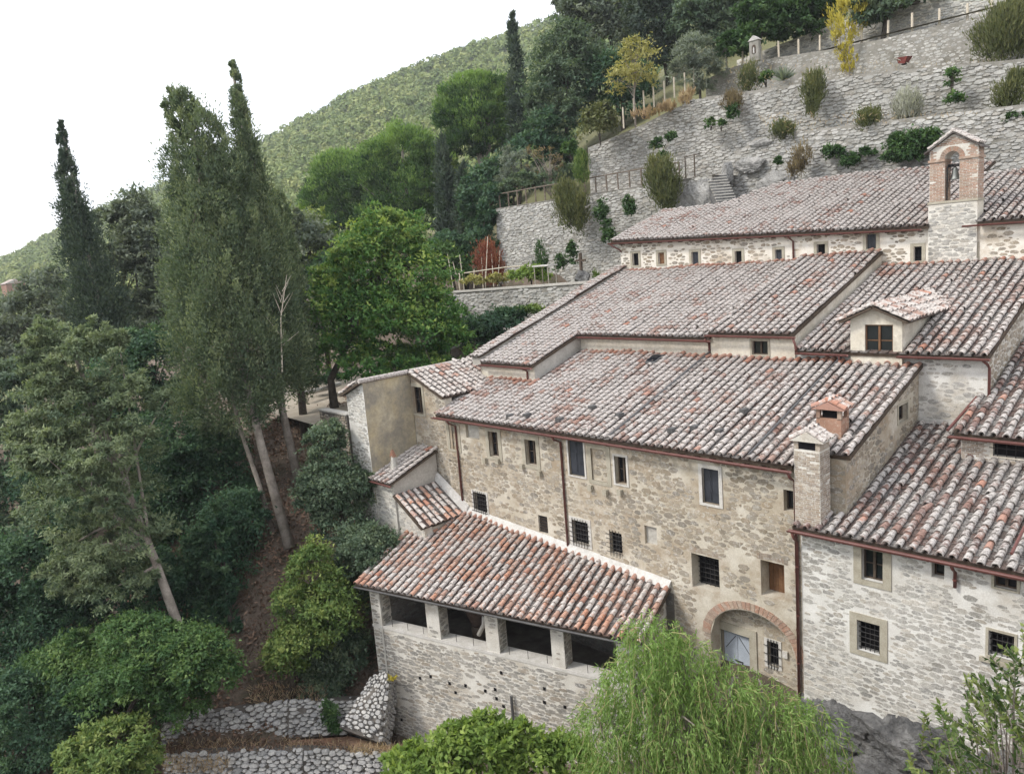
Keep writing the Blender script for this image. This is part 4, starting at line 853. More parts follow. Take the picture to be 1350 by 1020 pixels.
wall(Jh, fr((-31.0, 0), (0, 1), (1, 0)), 19.72, 22.5, -12, -5.3, 'plasterJ'); wall(Jh, fr((-32.55, 0), (0, -1), (-1, 0)), -29.5, -19.72, -18, -6.1, 'mortE', 'stoneE', 'E', limit=0)
FK = fr((0, 22.52), (1, 0), (0, -1)); qK = pxwin(FK, dict(y=22.52), 544, 510, 557, 545)
wall(Jh, FK, -31.0, -28.45, -12, lambda s: -5.3-.44*(s+31), 'mortA', 'stoneA', 'A', [hole(qK)], [grow(qK, .16)], limit=100); window(Jh, FK, *qK, kind='casement', dep=.22, sw=.15)
roof(Jh, (-32.75, 0), (0, -1), (1, 0), -5.98, .42, [(-29.3, 0), (-19.45, 0), (-19.45, 1.72), (-29.3, 1.72)], 'tileB', limit=20, red=.02, thick=.1)
roof(Jh, (-28.35, 0), (0, 1), (-1, 0), -6.32, .42, [(22.3, .0), (25.6, .0), (29.3, 1.0), (29.3, 2.68), (22.3, 2.68)], 'tileB', limit=120, red=.02, thick=.1)
rt = MB().tube([(-31.0, 19.5, -5.22), (-31.0, 29.3, -5.22)], .12, 8); rt.build('ridge_tiles', M['tileB'], Jh)
# ================================================================ GROUND
CP = [(0,0,-1.9),(4,-6,-1.5),(8,4,-3),(-4.3,4.1,-7.5),(-8.7,8.2,-14),(-13,12.4,-18.6),(-16,15,-20),(-1.2,7,-6.5),(2,11,-10),(-27.6,15.9,-21.3),(-20,17.5,-20.8),(-15,19.3,-18.5),(-13.4,21.2,-15.9),(-9,21,-17.2),(-5,19.5,-17.5),(0,18,-15.5),(6,20,-13),
 (-31.5,13.0,-18.2),(-35,9.5,-19.0),(-34,7.5,-20.6),(-28,13.0,-20.6),(-60,0,-31),(-50,10,-24),(-62,20,-20),(-80,30,-22),(-45,-5,-29),(-30,0,-25),(-20,5,-22.5),
 (-46,27,-8.4),(-40,27,-8.3),(-50,33,-8.2),(-42,22.5,-8.6),(-34,27,-8.2),(-34,33,-8.1),(-42,33,-8.1),(-33.5,20,-14),(-32.5,17,-16.5),
 (-40,42,-3.1),(-50,46,-3.2),(-40,46.6,-3.2),(-31,46.6,-3.2),(-58,40,-5),(-60,50,0),(-52,49,2),(-40,50.5,3.2),(-40,57,9.5),(-30,63,13),(-20,62,11.2),(-5,62,11.2),(-20,66,15),(-5,66,15.5),(-40,75,20),(-20,85,27),(-60,70,12),(-80,60,2),(-80,90,14),(-60,100,28),(-30,110,40),(5,100,35),(-100,40,-10),(-100,80,3),(-120,60,-8),
 (-20,30,-11),(-20,40,-7),(-10,40,-7),(-20,48.5,-1),(-10,48.5,-1),(-28,48.5,-1),(-20,52,3.3),(-5,52,3.3),(-20,56,6.5),(-5,56,6.5),(10,40,-6),(10,55,4),(20,30,-8),(-3,30,-11),(-15,26,-13.5),(-25,26,-13)]
for px, py, d in ((380,715,39.5),(395,640,43),(360,700,40),(330,900,35.5),(340,800,37.5),(240,870,34.5),(120,900,33),(20,950,32),(250,640,43),(120,600,48),(0,560,56),(400,580,45)):
    p = at(px, py, d=d); CP.append((p[0], p[1], p[2]-(1.0 if px < 300 else .2)))
CP = np.array(CP, float)
D_ = np.linalg.norm(CP[:, None, :2]-CP[None, :, :2], axis=2); WT = np.linalg.solve(D_ + np.eye(len(CP))*.05, CP[:, 2]-CP[:, 2].mean())
def ground_z(x, y):
    x, y = np.atleast_1d(np.asarray(x, float)), np.atleast_1d(np.asarray(y, float))
    z = CP[:, 2].mean() + np.sqrt((x[:, None]-CP[None, :, 0])**2 + (y[:, None]-CP[None, :, 1])**2) @ WT
    return z + .12*np.sin(x*1.3+y*.7) + .10*np.sin(y*1.9-x*.6) + .06*np.sin(x*3.7)*np.sin(y*3.1)
def gz1(x, y): return float(ground_z(x, y)[0])
xs, ys = np.arange(-125, 32, 1.0), np.arange(-30, 115, 1.0); gx_, gy_ = np.meshgrid(xs, ys); zz = ground_z(gx_.ravel(), gy_.ravel())
V = np.stack([gx_.ravel(), gy_.ravel(), zz], 1); nx = len(xs); ii = (np.arange(len(ys)-1)[:, None]*nx + np.arange(nx-1)[None, :]).ravel()
gm_ = M['soil']; gt_ = gm_.node_tree; gb = gt_.nodes['Principled BSDF']; old = gb.inputs['Base Color'].links[0].from_socket; gg = N(gt_, 'ShaderNodeNewGeometry'); sx_ = N(gt_, 'ShaderNodeSeparateXYZ'); gt_.links.new(gg.outputs['Position'], sx_.inputs[0])
gt_.links.new(mix(gt_, ramp(gt_, math_(gt_, 'MULTIPLY_ADD', sx_.outputs[2], .05, True) if False else math_(gt_, 'ADD', math_(gt_, 'MULTIPLY', sx_.outputs[2], .06), .4, True), [(.42, (0,0,0)), (.62, (1,1,1))]), old, mix(gt_, noise(gt_, 1.2, 5), (.17,.16,.085), (.12,.125,.06))), gb.inputs['Base Color'])
gr_o = link('ground', mesh('ground', V, np.stack([ii, ii+1, ii+nx+1, ii+nx], 1), M['soil'], smooth=True)); gr_o['kind'] = 'structure'
fg = MB(); fg.add([(-1500,-1500,-75),(1500,-1500,-75),(1500,1500,-75),(-1500,1500,-75)], [(0,1,2,3)]); o = fg.build('valley_floor', M['wood_floor']); o['kind'] = 'structure'
# ---------------------------------------------------------------- far wooded hill
RD = [(-900,500,600),(-500,440,560),(-250,410,540),(0,352,520),(100,300,500),(210,252,490),(350,190,470),(480,122,450),(600,75,440),(720,36,430),(860,-20,425),(1000,-90,420),(1300,-160,420)]
rid = [at(a, b, d=c) for a, b, c in RD]
def hill_pt(t, q):   # t along ridge 0..1, q from ridge (0) down to foot (1)
    k = t*(len(rid)-1); i = min(int(k), len(rid)-2); r = rid[i]*(1-(k-i)) + rid[i+1]*(k-i)
    dcur = depth(r); foot = r*(105/dcur); zf = -34 + 30*t
    p = r*(1-q) + foot*q; zc = r[2]*(1-q)**1.15 + zf*(1-(1-q)**1.15)
    return np.array([p[0], p[1], zc + 5*math.sin(t*23+q*7)*q*(1-q)*2.5 + 4*math.sin(t*41-q*13)*q*(1-q)])
nt_, nq = 90, 50; V = [hill_pt(i/nt_, j/nq) for i in range(nt_+1) for j in range(nq+1)]
V += [np.array([p[0]*1.5, p[1]*1.5, p[2]-90]) for p in (hill_pt(i/nt_, 0) for i in range(nt_+1))]
Fc = [(i*(nq+1)+j, i*(nq+1)+j+1, (i+1)*(nq+1)+j+1, (i+1)*(nq+1)+j) for i in range(nt_) for j in range(nq)]
b0 = (nt_+1)*(nq+1); Fc += [(b0+i, i*(nq+1), (i+1)*(nq+1), b0+i+1) for i in range(nt_)]
ho = link('hill', mesh('hill', V, Fc, M['wood_floor'], smooth=True)); ho['kind'] = 'structure'
def leaves(P, D, Nn, Ls, Ws, var, mat, name, parent, tri=False, kind=None):
    D = D/np.maximum(np.linalg.norm(D, axis=1, keepdims=True), 1e-6); Sd = np.cross(D, Nn); Sd /= np.maximum(np.linalg.norm(Sd, axis=1, keepdims=True), 1e-6)
    n = len(P); Ls = np.broadcast_to(Ls, (n,))[:, None]; Ws = np.broadcast_to(Ws, (n,))[:, None]
    if tri:
        V = np.stack([P-Sd*Ws*.5, P+Sd*Ws*.5, P+D*Ls], 1).reshape(-1, 3)
        return link(name, mesh(name, V, np.arange(3*n).reshape(-1, 3), mat, np.clip(var, 0, 1)), parent, kind)
    mid = P + D*Ls*.42
    V = np.stack([P, mid+Sd*Ws*.5, P+D*Ls, mid-Sd*Ws*.5], 1).reshape(-1, 3); Fc = np.arange(4*n).reshape(-1, 4)
    return link(name, mesh(name, V, Fc, mat, np.clip(var, 0, 1)), parent, kind)
def rsph(n): v = rng.normal(size=(n, 3)); return v/np.linalg.norm(v, axis=1, keepdims=True)
cs = []
NH = 5200
tt = rng.random(NH*2); qq = rng.random(NH*2)**1.25*.92; keep = []
for t, q in zip(tt, qq):
    p = hill_pt(t, q); x, y, d = screen(p)
    if -60 < x < 900 and -60 < y < 480: keep.append(p)
    if len(keep) >= NH: break
keep = np.array(keep); per = 54; rad = rng.uniform(1.5, 3.0, len(keep))*(1 + .0008*np.maximum(0, keep @ FW - 200)); C_ = np.repeat(keep, per, 0); R_ = np.repeat(rad, per)[:, None]
dirs = rsph(len(C_)); dirs[:, 2] = np.abs(dirs[:, 2])*1.1 - .15; P = C_ + dirs*R_*np.array([1, 1, 1.15]) + np.array([0, 0, 1])*R_*.5
hv = np.repeat(np.clip(.42 + .24*rng.normal(size=len(keep)), 0, 1), per) + .12*rng.normal(size=len(C_)) + .15*dirs[:, 2]
leaves(P, np.cross(dirs, rsph(len(C_))) + dirs*.2, dirs, R_[:, 0]*.55, R_[:, 0]*.45, hv, L['hill'], 'hill_wood', None, kind='stuff', tri=True)
bpy.data.objects['hill_wood']['label'] = 'olive green wood covering the far hillside'; bpy.data.objects['hill_wood']['category'] = 'wood'
fh = thing('far_house', 'tiny pink house far off on the left hillside', 'house', at(18, 384, d=330))
p = at(18, 380, d=330); b_ = MB(); b_.box((p[0], p[1], p[2]-1.5), (5, 3.5, 3.5)); b_.build('wall', M['terracotta'], fh)
b_ = MB(); z = p[2]+2.0; b_.add([(p[0]-5.5,p[1]-4,z),(p[0]+5.5,p[1]-4,z),(p[0]+5.5,p[1]+4,z),(p[0]-5.5,p[1]+4,z),(p[0]-5.5,p[1],z+1.8),(p[0]+5.5,p[1],z+1.8)], [(0,1,5,4),(2,3,4,5),(0,4,3),(1,2,5),(0,3,2,1)]); b_.build('roof', M['tileA'], fh)
# ---------------------------------------------------------------- terraces and retaining walls
def flat(name, pts, mat):
    o = MB().add(pts, [tuple(range(len(pts)))]).build(name, M[mat]); o['kind'] = 'structure'; return o
def tpoly(px, **k): return [at(*p, **k) for p in px]
# garden wall
gw = thing('garden_wall', 'low grey stone garden wall with flat coping behind the green tree', 'wall', (-37, 37, -8))
FGW = fr((0, 37.0), (1, 0), (0, -1)); gzt = lambda s: -2.32 + (s+43.4)*.022
wall(gw, FGW, -45.5, -29.8, -8.3, gzt, 'mortT', 'stoneT', 'T', limit=120)
cpn = MB(); cpn.hexa([pt(FGW, s, gzt(s)+dz, d) for dz in (0.002, .14) for s, d in ((-45.5,.1),(-29.8,.1),(-29.8,-.45),(-45.5,-.45))]); cpn.build('coping', M['grey_plaster'], gw)
flat('garden_terrace', [(-52,37.3,-2.55),(-29.7,37.3,-2.35),(-29.7,43.5,-2.35),(-28,47.1,-2.4),(-52,47.1,-2.6)], 'terrace_soil')
# lower big retaining wall with the railing
n1 = thing('retaining_wall', 'tall grey retaining wall under the wooden railing left of the roofs', 'wall', (-40, 47, -3))
FN1 = fr((0, 47.0), (1, 0), (0, -1)); n1t = lambda s: 4.14 + (s+49.6)*.006
wall(n1, FN1, -49.7, -28.5, -3.5, n1t, 'mortT', 'stoneT', 'T', limit=300, bat=lambda z: max(0, (4.1-z))*.07)
wall(n1, fr((-49.7, 0), (0, -1), (-1, 0)), -53, -47, -3.5, 4.14, 'mortT', 'stoneT', 'T', limit=0)
flat('path_terrace', [(-49.7,46.95,4.10),(-28.3,46.95,4.22),(-28.3,52,4.22),(-49.7,52,4.10)], 'gravel')
def crop_rail(parent, pts, h, mat, post_r=.045, rail_r=.04, mid=True):
    for i, p in enumerate(pts):
        p = np.array(p); MB().tube([p, p+UP*h*rng.uniform(.97, 1.04)+rsph(1)[0]*.03], post_r, 6).build('post', M[mat], parent)
    for a, b in zip(pts[:-1], pts[1:]):
        for k in ((1.0, .5) if mid else (1.0,)): MB().tube([np.array(a)+UP*h*k*.97, np.array(b)+UP*h*k*.97], rail_r*(1 if k == 1 else .7), 6).build('rail', M[mat], parent)
rl = thing('wooden_railing', 'weathered wooden post railing along the big retaining wall top', 'railing', (-40, 47.2, 4.1))
crop_rail(rl, [(x, 47.25, n1t(x)-.02) for x in np.linspace(-49.4, -31.2, 18)], 1.25, 'rail_wood', post_r=.06, rail_r=.05, mid=False)
gt = thing('iron_gate', 'small dark metal gate frame at the head of the rock stairs', 'gate', (-30.4, 47.5, 4.2))
for x in (-30.72, -29.98): MB().tube([(x, 47.3, 4.1), (x, 47.3, 5.75)], .04, 6).build('post', M['wood_dark'], gt)
MB().tube([(-30.8, 47.3, 5.72), (-29.7, 47.3, 5.78)], .035, 6).build('top_bar', M['wood_dark'], gt)
gm = MB()
for i in range(5): gm.tube([(-30.62+.14*i, 47.32, 4.3), (-30.62+.14*i, 47.32, 5.6)], .012, 5)
gm.build('gate_leaf', M['wood_grey'], gt)
# rock stairs
sr = thing('rock_stairs', 'flight of stone steps cut beside bare rock above the top roof', 'stairs', (-28.4, 47, 2.4))
sdir = np.array([-.72, .69, 0]); swid = np.array([.69, .72, 0])
for i in range(10):
    c = np.array([-26.9, 46.0, 2.42+i*.2]) + sdir*i*.26; b_ = MB(); b_.box(c-UP*.55, (.16, .62, .53), (sdir, swid, UP)); st_ = b_.build('step', M['rock'], sr); t_ = MB(); t_.box(c+UP*.015, (.18, .64, .035), (sdir, swid, UP)); t_.build('tread', M['grey_plaster'], st_)
def rock(parent, c, r, name='rock', seed=0, mat='rock', tilt=(.75, 0, .65)):
    """faceted bedded rock: a lumpy ball cut by random planes and stepped along its bedding"""
    c, r = np.array(c, float), np.array(r, float); R = np.random.default_rng(seed); nu, nv = 44, 26
    th_, ph_ = np.meshgrid(np.linspace(0, 2*math.pi, nu, endpoint=False), np.linspace(0, math.pi, nv+1)); d = np.stack([np.cos(th_)*np.sin(ph_), np.sin(th_)*np.sin(ph_), np.cos(ph_)], -1).reshape(-1, 3)
    k = np.full(len(d), 1.15)
    for q in range(16): nn = R.normal(size=3); nn /= np.linalg.norm(nn); k = np.minimum(k, R.uniform(.72, 1.0)/np.maximum(d @ nn, .08))
    for q in range(10): fq = R.normal(0, 3.5+q, 3); k += .035/(1+.25*q)*np.sin(d @ fq*1.5+R.uniform(0, 6))
    bed = np.array(tilt)/np.linalg.norm(tilt); h = (d*k[:, None]*r) @ bed; k += .13*(np.modf(h*2.2+20)[0]-.5) + .05*(np.modf(h*5.3+20)[0]-.5)
    V = c + d*r*k[:, None]; Fc = [(j*nu+i, j*nu+(i+1) % nu, (j+1)*nu+(i+1) % nu, (j+1)*nu+i) for j in range(nv) for i in range(nu)]
    return link(name, mesh(name, V, Fc, M[mat]), parent)
for k, (c, r) in enumerate((((-31.2,47.0,2.2),(1.9,.32,1.9)), ((-28.5,48.9,4.4),(.35,.5,.9)), ((-27.3,49.8,4.7),(1.2,.4,.55)), ((-25.4,49.85,3.4),(1.2,.3,.8)), ((-26.6,49.9,6.1),(.8,.2,.25)), ((-29.5,47.0,2.8),(1.1,.3,1.5)))):
    tg = thing('rock_outcrop', ['pale bulging rock face left of the stone steps', 'upright dark rock slab just above the stone steps', 'slanting rock outcrop right of the stone steps', 'low rock outcrop behind the top roof ridge', 'highest small rock above the slanting outcrop', 'pale rock flank directly under the gate'][k], 'rock', c)
    rock(tg, c, r, 'rock_mass', k+3, 'rock_pale')
# upper terraces: three stepped walls
w1 = thing('terrace_wall', 'lowest grey terrace wall right behind the belfry', 'wall', (-16, 50, 0)); F1 = fr((0, 50.0), (1, 0), (0, -1))
w1t = lambda s: 6.1 + (s+18)*-.055 if s > -26.7 else 6.1 + .48 + (s+26.7)*.55
wall(w1, F1, -29.5, 2, -1.5, w1t, 'mortT', 'stoneT', 'T', limit=300)
F2 = (np.array([-41.5, 50.3, 0.]), np.array([math.cos(.09), math.sin(.09), 0]), np.array([math.sin(.09), -math.cos(.09), 0]))
p2 = [at(x, y, pl=(F2[0], F2[2])) for x, y in ((775,195),(830,172),(880,150),(905,131),(1000,119),(1120,100),(1230,88),(1350,78))]
s2 = [float(np.dot(p-F2[0], F2[1])) for p in p2]; z2 = [float(p[2]) for p in p2]
w2t = lambda s: float(np.interp(s, s2 + [44], z2 + [z2[-1]-.8]))
w2 = thing('terrace_wall', 'long middle terrace wall rising from the conical yew to the right edge', 'wall', (-20, 52, 4))
wall(w2, F2, s2[0], 42, 3.8, w2t, 'mortT', 'stoneT', 'T', limit=300)
F3 = (np.array([-34.5, 57.0, 0.]), np.array([math.cos(.03), math.sin(.03), 0]), np.array([math.sin(.03), -math.cos(.03), 0]))
p3 = [at(x, y, pl=(F3[0], F3[2])) for x, y in ((930,105),(950,92),(1010,78),(1130,60),(1200,42),(1300,22),(1350,8))]; s3 = [float(np.dot(p-F3[0], F3[1])) for p in p3]; z3 = [float(p[2]) for p in p3]
w3t = lambda s: float(np.interp(s, s3 + [36], z3 + [z3[-1]+.6]))
w3 = thing('terrace_wall', 'upper terrace wall with pale stakes along its top', 'wall', (-22, 57, 8))
wall(w3, F3, s3[0], 34, 7.0, w3t, 'mortT', 'stoneT', 'D', limit=200)
w4 = thing('terrace_wall', 'rough highest wall at the top edge behind the stakes', 'wall', (-15, 60.5, 12))
wall(w4, fr((0, 60.5), (1, 0), (0, -1)), -34, 4, 11, lambda s: 14.2+.09*(s+34), 'mortG', 'stoneT', 'T', limit=120)
def strip(name, f_lo, t_lo, sa, sb, back, mat, drop=.12):
    pts = []; n = 14
    for i in range(n+1): s = sa+(sb-sa)*i/n; pts.append(pt(f_lo, s, t_lo(s)-drop, -.3))
    bk_ = []
    for i in range(n+1): s = sa+(sb-sa)*i/n; bk_.append(pt(f_lo, s, t_lo(s)-drop+.25, -back))
    V = pts+bk_; o = MB().add(V, [(i, i+1, n+2+i, n+1+i) for i in range(n)]).build(name, M[mat]); o['kind'] = 'structure'
strip('terrace_bed', F1, w1t, -26.5, 2, 4.2, 'terrace_soil'); strip('terrace_bed', F2, w2t, s2[0]+.1, 42, 6.0, 'terrace_soil'); strip('terrace_bed', F3, w3t, s3[0], 34, 3.6, 'terrace_soil')
ORD = ['first','second','third','fourth','fifth','sixth','seventh','eighth','ninth','tenth','eleventh','twelfth','thirteenth','fourteenth']
for i, x in enumerate((955,976,1001,1024,1050,1078,1104,1133,1168,1200,1236,1273,1306,1338)):
    yb = np.interp(x, (950,1010,1130,1200,1300,1350), (92,78,60,42,22,8)); p = at(x, yb, pl=(F3[0], F3[2])); p[1] += .35; p[2] -= .15
    tg = thing('fence_stake', ORD[i]+' pale stake from the left on the upper terrace wall', 'stake', p, 'stakes along the upper terrace wall'); MB().tube([p, p+UP*rng.uniform(1.15, 1.35)+rsph(1)[0]*.03], .075, 7).build('stake', M['stake'], tg)
for i, (x, y) in enumerate(((822,162),(836,150),(849,140),(862,134),(876,127),(889,122),(903,116),(915,108))):
    p = at(x, y, d=57.5+i*.3); tg = thing('fence_stake', ORD[i]+' thin stake from the left on the slope below the olive tree', 'stake', p, 'stakes on the slope by the olive'); MB().tube([p-UP*.4, p+UP*1.1], .06, 7).build('stake', M['stake'], tg)
sh = thing('wayside_shrine', 'little stone shrine with arched niche among the upper stakes', 'shrine', at(996, 78, d=56.3)); q = at(996, 80, d=56.3); 
b_ = MB(); b_.box(q+UP*.65, (.36, .2, .7)); bo = b_.build('body', M['mortT'], sh); b_ = MB(); b_.add([q+np.array(c) for c in ((-.46,-.27,1.352),(.46,-.27,1.352),(.46,.27,1.352),(-.46,.27,1.352),(0,-.27,1.7),(0,.27,1.7))], [(0,1,4),(2,3,5),(0,4,5,3),(1,2,5,4),(0,3,2,1)]); b_.build('gable_roof', M['stoneT'], sh)
b_ = MB(); V = [(q[0]+.16*math.cos(math.pi*k/8), q[1]-.206, q[2]+.9+.16*math.sin(math.pi*k/8)) for k in range(9)] + [(q[0]-.16, q[1]-.206, q[2]+.45), (q[0]+.16, q[1]-.206, q[2]+.45)]; b_.add(V, [tuple(range(11))[::-1]]); b_.build('niche', M['wood_dark'], sh)
b_ = MB().lathe((q[0], q[1]-.22, q[2]+.48), [(.0,0),(.065,0),(.05,.2),(.065,.28),(.03,.33),(.045,.38),(0,.43)], 8); b_.build('statuette', M['fillet'], sh)
wb = thing('wheelbarrow', 'upturned red wheelbarrow leaning on the upper terrace wall', 'wheelbarrow', at(1192, 86, pl=(F3[0]+np.array([0,-1.0,0]), F3[2]))); q = np.array(wb.location)
tray = MB(); tray.hexa([q+np.array(c)*.62 for c in ((-.55,-.1,.25),(.15,-.35,.1),(.3,.3,.15),(-.4,.45,.3),(-.75,-.2,.85),(.5,-.5,.75),(.7,.45,.8),(-.5,.6,.9))]); tray.build('tray', M['red_paint'], wb)
MB().tube([q+np.array((-.9,-.3,.9))*.62, q+np.array((.4,-.1,.1))*.62], .03, 6).tube([q+np.array((-.7,.5,.95))*.62, q+np.array((.5,.3,.12))*.62], .03, 6).build('handles', M['wood_grey'], wb)
MB().lathe(q+np.array((.0,0,0.02))*.62, [(.0,.0),(.16,.0),(.17,.04),(.16,.08),(0,.08)], 14).build('wheel', M['iron'], wb)
rr = thing('wooden_railing', 'dark wooden railing behind the roof right of the belfry', 'railing', (-7, 47.2, 2)); zr = at(1330, 240, y=47.2)[2]
crop_rail(rr, [(x, 47.2, zr-1.0) for x in np.arange(-11.5, 0, 1.55)], 1.35, 'wood_dark', mid=False)
# ---------------------------------------------------------------- garden things
def px_pole(x, y0, y1, d, r=.03, lean=0):
    a, b = at(x, y1, d=d), at(x+lean, y0, d=d); return a, b
for i, (x, y0, y1, ln) in enumerate(((598,335,382,-8),(607,345,384,-10),(612,336,382,-6),(640,312,378,3),(651,335,378,-3),(656,330,377,3),(625,355,380,0),(637,338,380,-2))):
    a, b = px_pole(x, y0, y1, 57+i*.15, lean=ln); tg = thing('bean_pole', ['leftmost leaning bean pole of the terrace garden','second leaning bean pole, beside the leftmost one','third bean pole from the left, almost upright','tallest bean pole, beside the red smoke bush','short bean pole right of the tallest one','bean pole at the right end of the row','low bean pole stub in front of the garden rail','thin bean pole crossing the tallest one'][i], 'pole', a, 'bean poles in the terrace garden'); MB().tube([a, b], [.04, .025], 5).build('pole', M['stake'], tg)
tg = thing('garden_rail', 'pale horizontal pole rail across the terrace garden', 'rail', at(640, 378, d=56)); 
for a, b in (((598,362),(668,352)), ((668,352),(700,350))): MB().tube([at(*a, d=57), at(*b, d=56)], .045, 6).build('rail', M['stake'], tg)
for x in (606,640,668): MB().tube([at(x, 358, d=56.6), at(x, 380, d=56.6)], .04, 6).build('post', M['stake'], tg)
ht = thing('garden_table', 'small pale topped wooden hutch in the terrace garden', 'table', at(718, 372, d=54)); q = at(718, 350, d=54)
b_ = MB(); b_.box(q, (.75, .5, .05)); b_.build('top', M['fillet'], ht)
for sx in (-.65, .65):
    for sy in (-.4, .4): MB().tube([q+np.array((sx,sy,-.05)), q+np.array((sx,sy,-1.45))], .04, 5).build('leg', M['wood_grey'], ht)
cr = thing('garden_cross', 'dark cross on a small rocky mound in the terrace garden', 'cross', at(767, 372, d=52)); q = at(767, 366, d=52)
b_ = MB(); b_.box(q+UP*.75, (.08,.08,.9)); b_.build('upright', M['wood_dark'], cr); b_ = MB(); b_.box(q+UP*1.15, (.42,.07,.07)); b_.build('arm', M['wood_dark'], cr); rock(cr, q-UP*.1, (.55,.5,.5), 'mound', 21)
# ---------------------------------------------------------------- plaza edge, buttress, dry walls, cliff
pw = thing('plaza_parapet', 'dark stone parapet wall running left from the narrow tower', 'wall', (-35, 21, -11)); a, b = at(421, 541, d=43), at(457, 548, d=39.5); dv = b-a; ln = float(np.linalg.norm(dv[:2])); uu = dv[:2]/ln; zt_ = float(a[2])
FP = (np.array([a[0], a[1], 0]), np.array([*uu, 0]), np.array([uu[1], -uu[0], 0])); wall(pw, FP, 0, ln, zt_-5, lambda s: zt_+(b[2]-zt_)*s/ln, 'mortS', 'stoneA', 'T', limit=60)
cpn = MB(); cpn.hexa([pt(FP, s, zt_+(b[2]-zt_)*s/ln+dz, d_) for dz in (.004, .08) for s, d_ in ((-.1,.06),(ln,.06),(ln,-.45),(-.1,-.45))]); cpn.build('coping', M['grey_plaster'], pw)
flat('plaza', [(-53,22,-8.15),(-36,20.5,-8.25),(-33,24,-8.2),(-33,36.9,-8.1),(-53,36.9,-8.1)], 'gravel')
kb = thing('plaza_kerb', 'curved pale stone kerb under the trees of the small plaza', 'kerb', at(420, 518, d=50)); mb = MB(); kp = [at(398, 521, d=49), at(412, 518, d=50), at(430, 514, d=51), at(448, 508, d=53)]
mb.tube([p+UP*.1 for p in kp], .16, 6); mb.build('kerb_stone', M['fillet'], kb)
bt = thing('stone_buttress', 'battered dry stone buttress against the loggia corner', 'buttress', (-28, 16.5, -21))
b0, b1, b2, b3 = at(446, 958, d=32.6), at(500, 978, d=32.0), at(512, 888, d=33.0), at(488, 893, d=33.6)
nrm = np.cross(b1-b0, b3-b0); nrm /= np.linalg.norm(nrm)
if np.dot(nrm, b0) > 0: nrm = -nrm
bk = [p - nrm*1.5 for p in (b0, b1, b2, b3)]; MB().hexa([p-nrm*.1 for p in (b0, b1, bk[1], bk[0], b3, b2, bk[2], bk[3])]).build('core', M['mortS'], bt)
co_ = bt.children[0]
def quad_stones(parent, q0, q1, q2, q3, nrm, nu, nv, mat, limit=150, proud=(.04, .12)):
    """irregular stones over a four sided face q0 q1 (bottom) q2 q3 (top)"""
    sw, sh = float(np.linalg.norm(q1-q0)), float(np.linalg.norm(q3-q0)); st = dict(STY['S']); f3 = lambda a_, b_: (q0*(1-a_)+q1*a_)*(1-b_) + (q3*(1-a_)+q2*a_)*b_
    V = []; Fc = []; va = []; cnt = 0
    for P, _ in rubble_vor(None, 0, sw, 0, sh+.16, [], st):
        pr = rng.uniform(*proud); A_ = [f3(p[0]/sw, p[1]/sh)-nrm*.05 for p in P]; c = np.mean(A_, 0); B_ = [c+(p-c)*.72+nrm*(pr+.05) for p in A_]; k = len(P)
        fc = [(t, (t+1) % k, k+(t+1) % k, k+t) for t in range(k)] + [tuple(range(k, 2*k))]
        if cnt < limit: link('stone', mesh('stone', A_+B_, fc, M[mat]), parent); cnt += 1
        else:
            bb_ = len(V); V += A_+B_; Fc += [tuple(x+bb_ for x in t) for t in fc]; va += [rng.random()]*(k+1)
    if V: link('rubble_masonry', mesh('rubble', V, Fc, M[mat], va), parent, 'stuff')
quad_stones(co_, b0, b1, b2, b3, nrm, 6, 14, 'stoneD', 200)
s_n = np.cross(b2-b1, bk[1]-b1); s_n /= np.linalg.norm(s_n); s_n = s_n if np.dot(s_n, CI) > 0 else -s_n
quad_stones(co_, b1, bk[1], bk[2], b2, s_n, 4, 14, 'stoneD', 60)
for nm, lab, top, bot, dth, nv in (('dry_stone_wall', 'upper dry stone wall of white rubble below the bushes', [(212,942),(290,936),(380,926),(478,922)], [(212,984),(290,980),(380,974),(458,968)], 33.6, 7),
                          ('dry_stone_wall', 'lower dry stone wall at the bottom edge under orange litter', [(215,996),(300,992),(400,990),(520,994)], [(215,1050),(300,1048),(400,1046),(520,1046)], 31.6, 6)):
    tg = thing(nm, lab, 'wall', at(*bot[1], d=dth))
    for (a_, b_), (c_, e_) in zip(zip(top[:-1], top[1:]), zip(bot[:-1], bot[1:])):
        q0, q1, q2, q3 = at(*c_, d=dth-.25), at(*e_, d=dth-.25), at(*b_, d=dth), at(*a_, d=dth); n_ = np.cross(q1-q0, q3-q0); n_ /= np.linalg.norm(n_); n_ = n_ if np.dot(n_, q0) < 0 else -n_
        bq = [p-n_*.8 for p in (q0, q1, q2, q3)]; core = MB().hexa([p-n_*.07 for p in (q0, q1, bq[1], bq[0], q3, q2, bq[2], bq[3])]).build('core', M['mortS'], tg); quad_stones(core, q0, q1, q2, q3, n_, 11, nv, 'stoneD', 100)
flat('litter_ledge', [at(205, 986, d=33.4), at(290, 982, d=33.4), at(380, 976, d=33.4), at(462, 970, d=33.2), at(520, 985, d=32.3), at(525, 996, d=31.7), at(400, 991, d=31.7), at(300, 993, d=31.7), at(210, 998, d=31.7)], 'litter')
cf = thing('cliff_rock', 'dark grey bedrock under the right house foundation', 'rock', (-9, 22, -17))
for k, (c, r) in enumerate((((-9.6,22.6,-15.6),(1.6,1.0,1.15)), ((-7.4,22.7,-15.3),(1.7,1.0,1.1)), ((-5.0,22.8,-15.2),(1.8,1.0,1.2)), ((-8.6,22.5,-16.9),(2.2,1.2,1.5)), ((-5.6,22.4,-17.2),(2.6,1.2,1.6)), ((-2.2,22.8,-15.6),(2.4,1.1,1.8)))): rock(cf, c, r, 'rock_mass', 40+k)

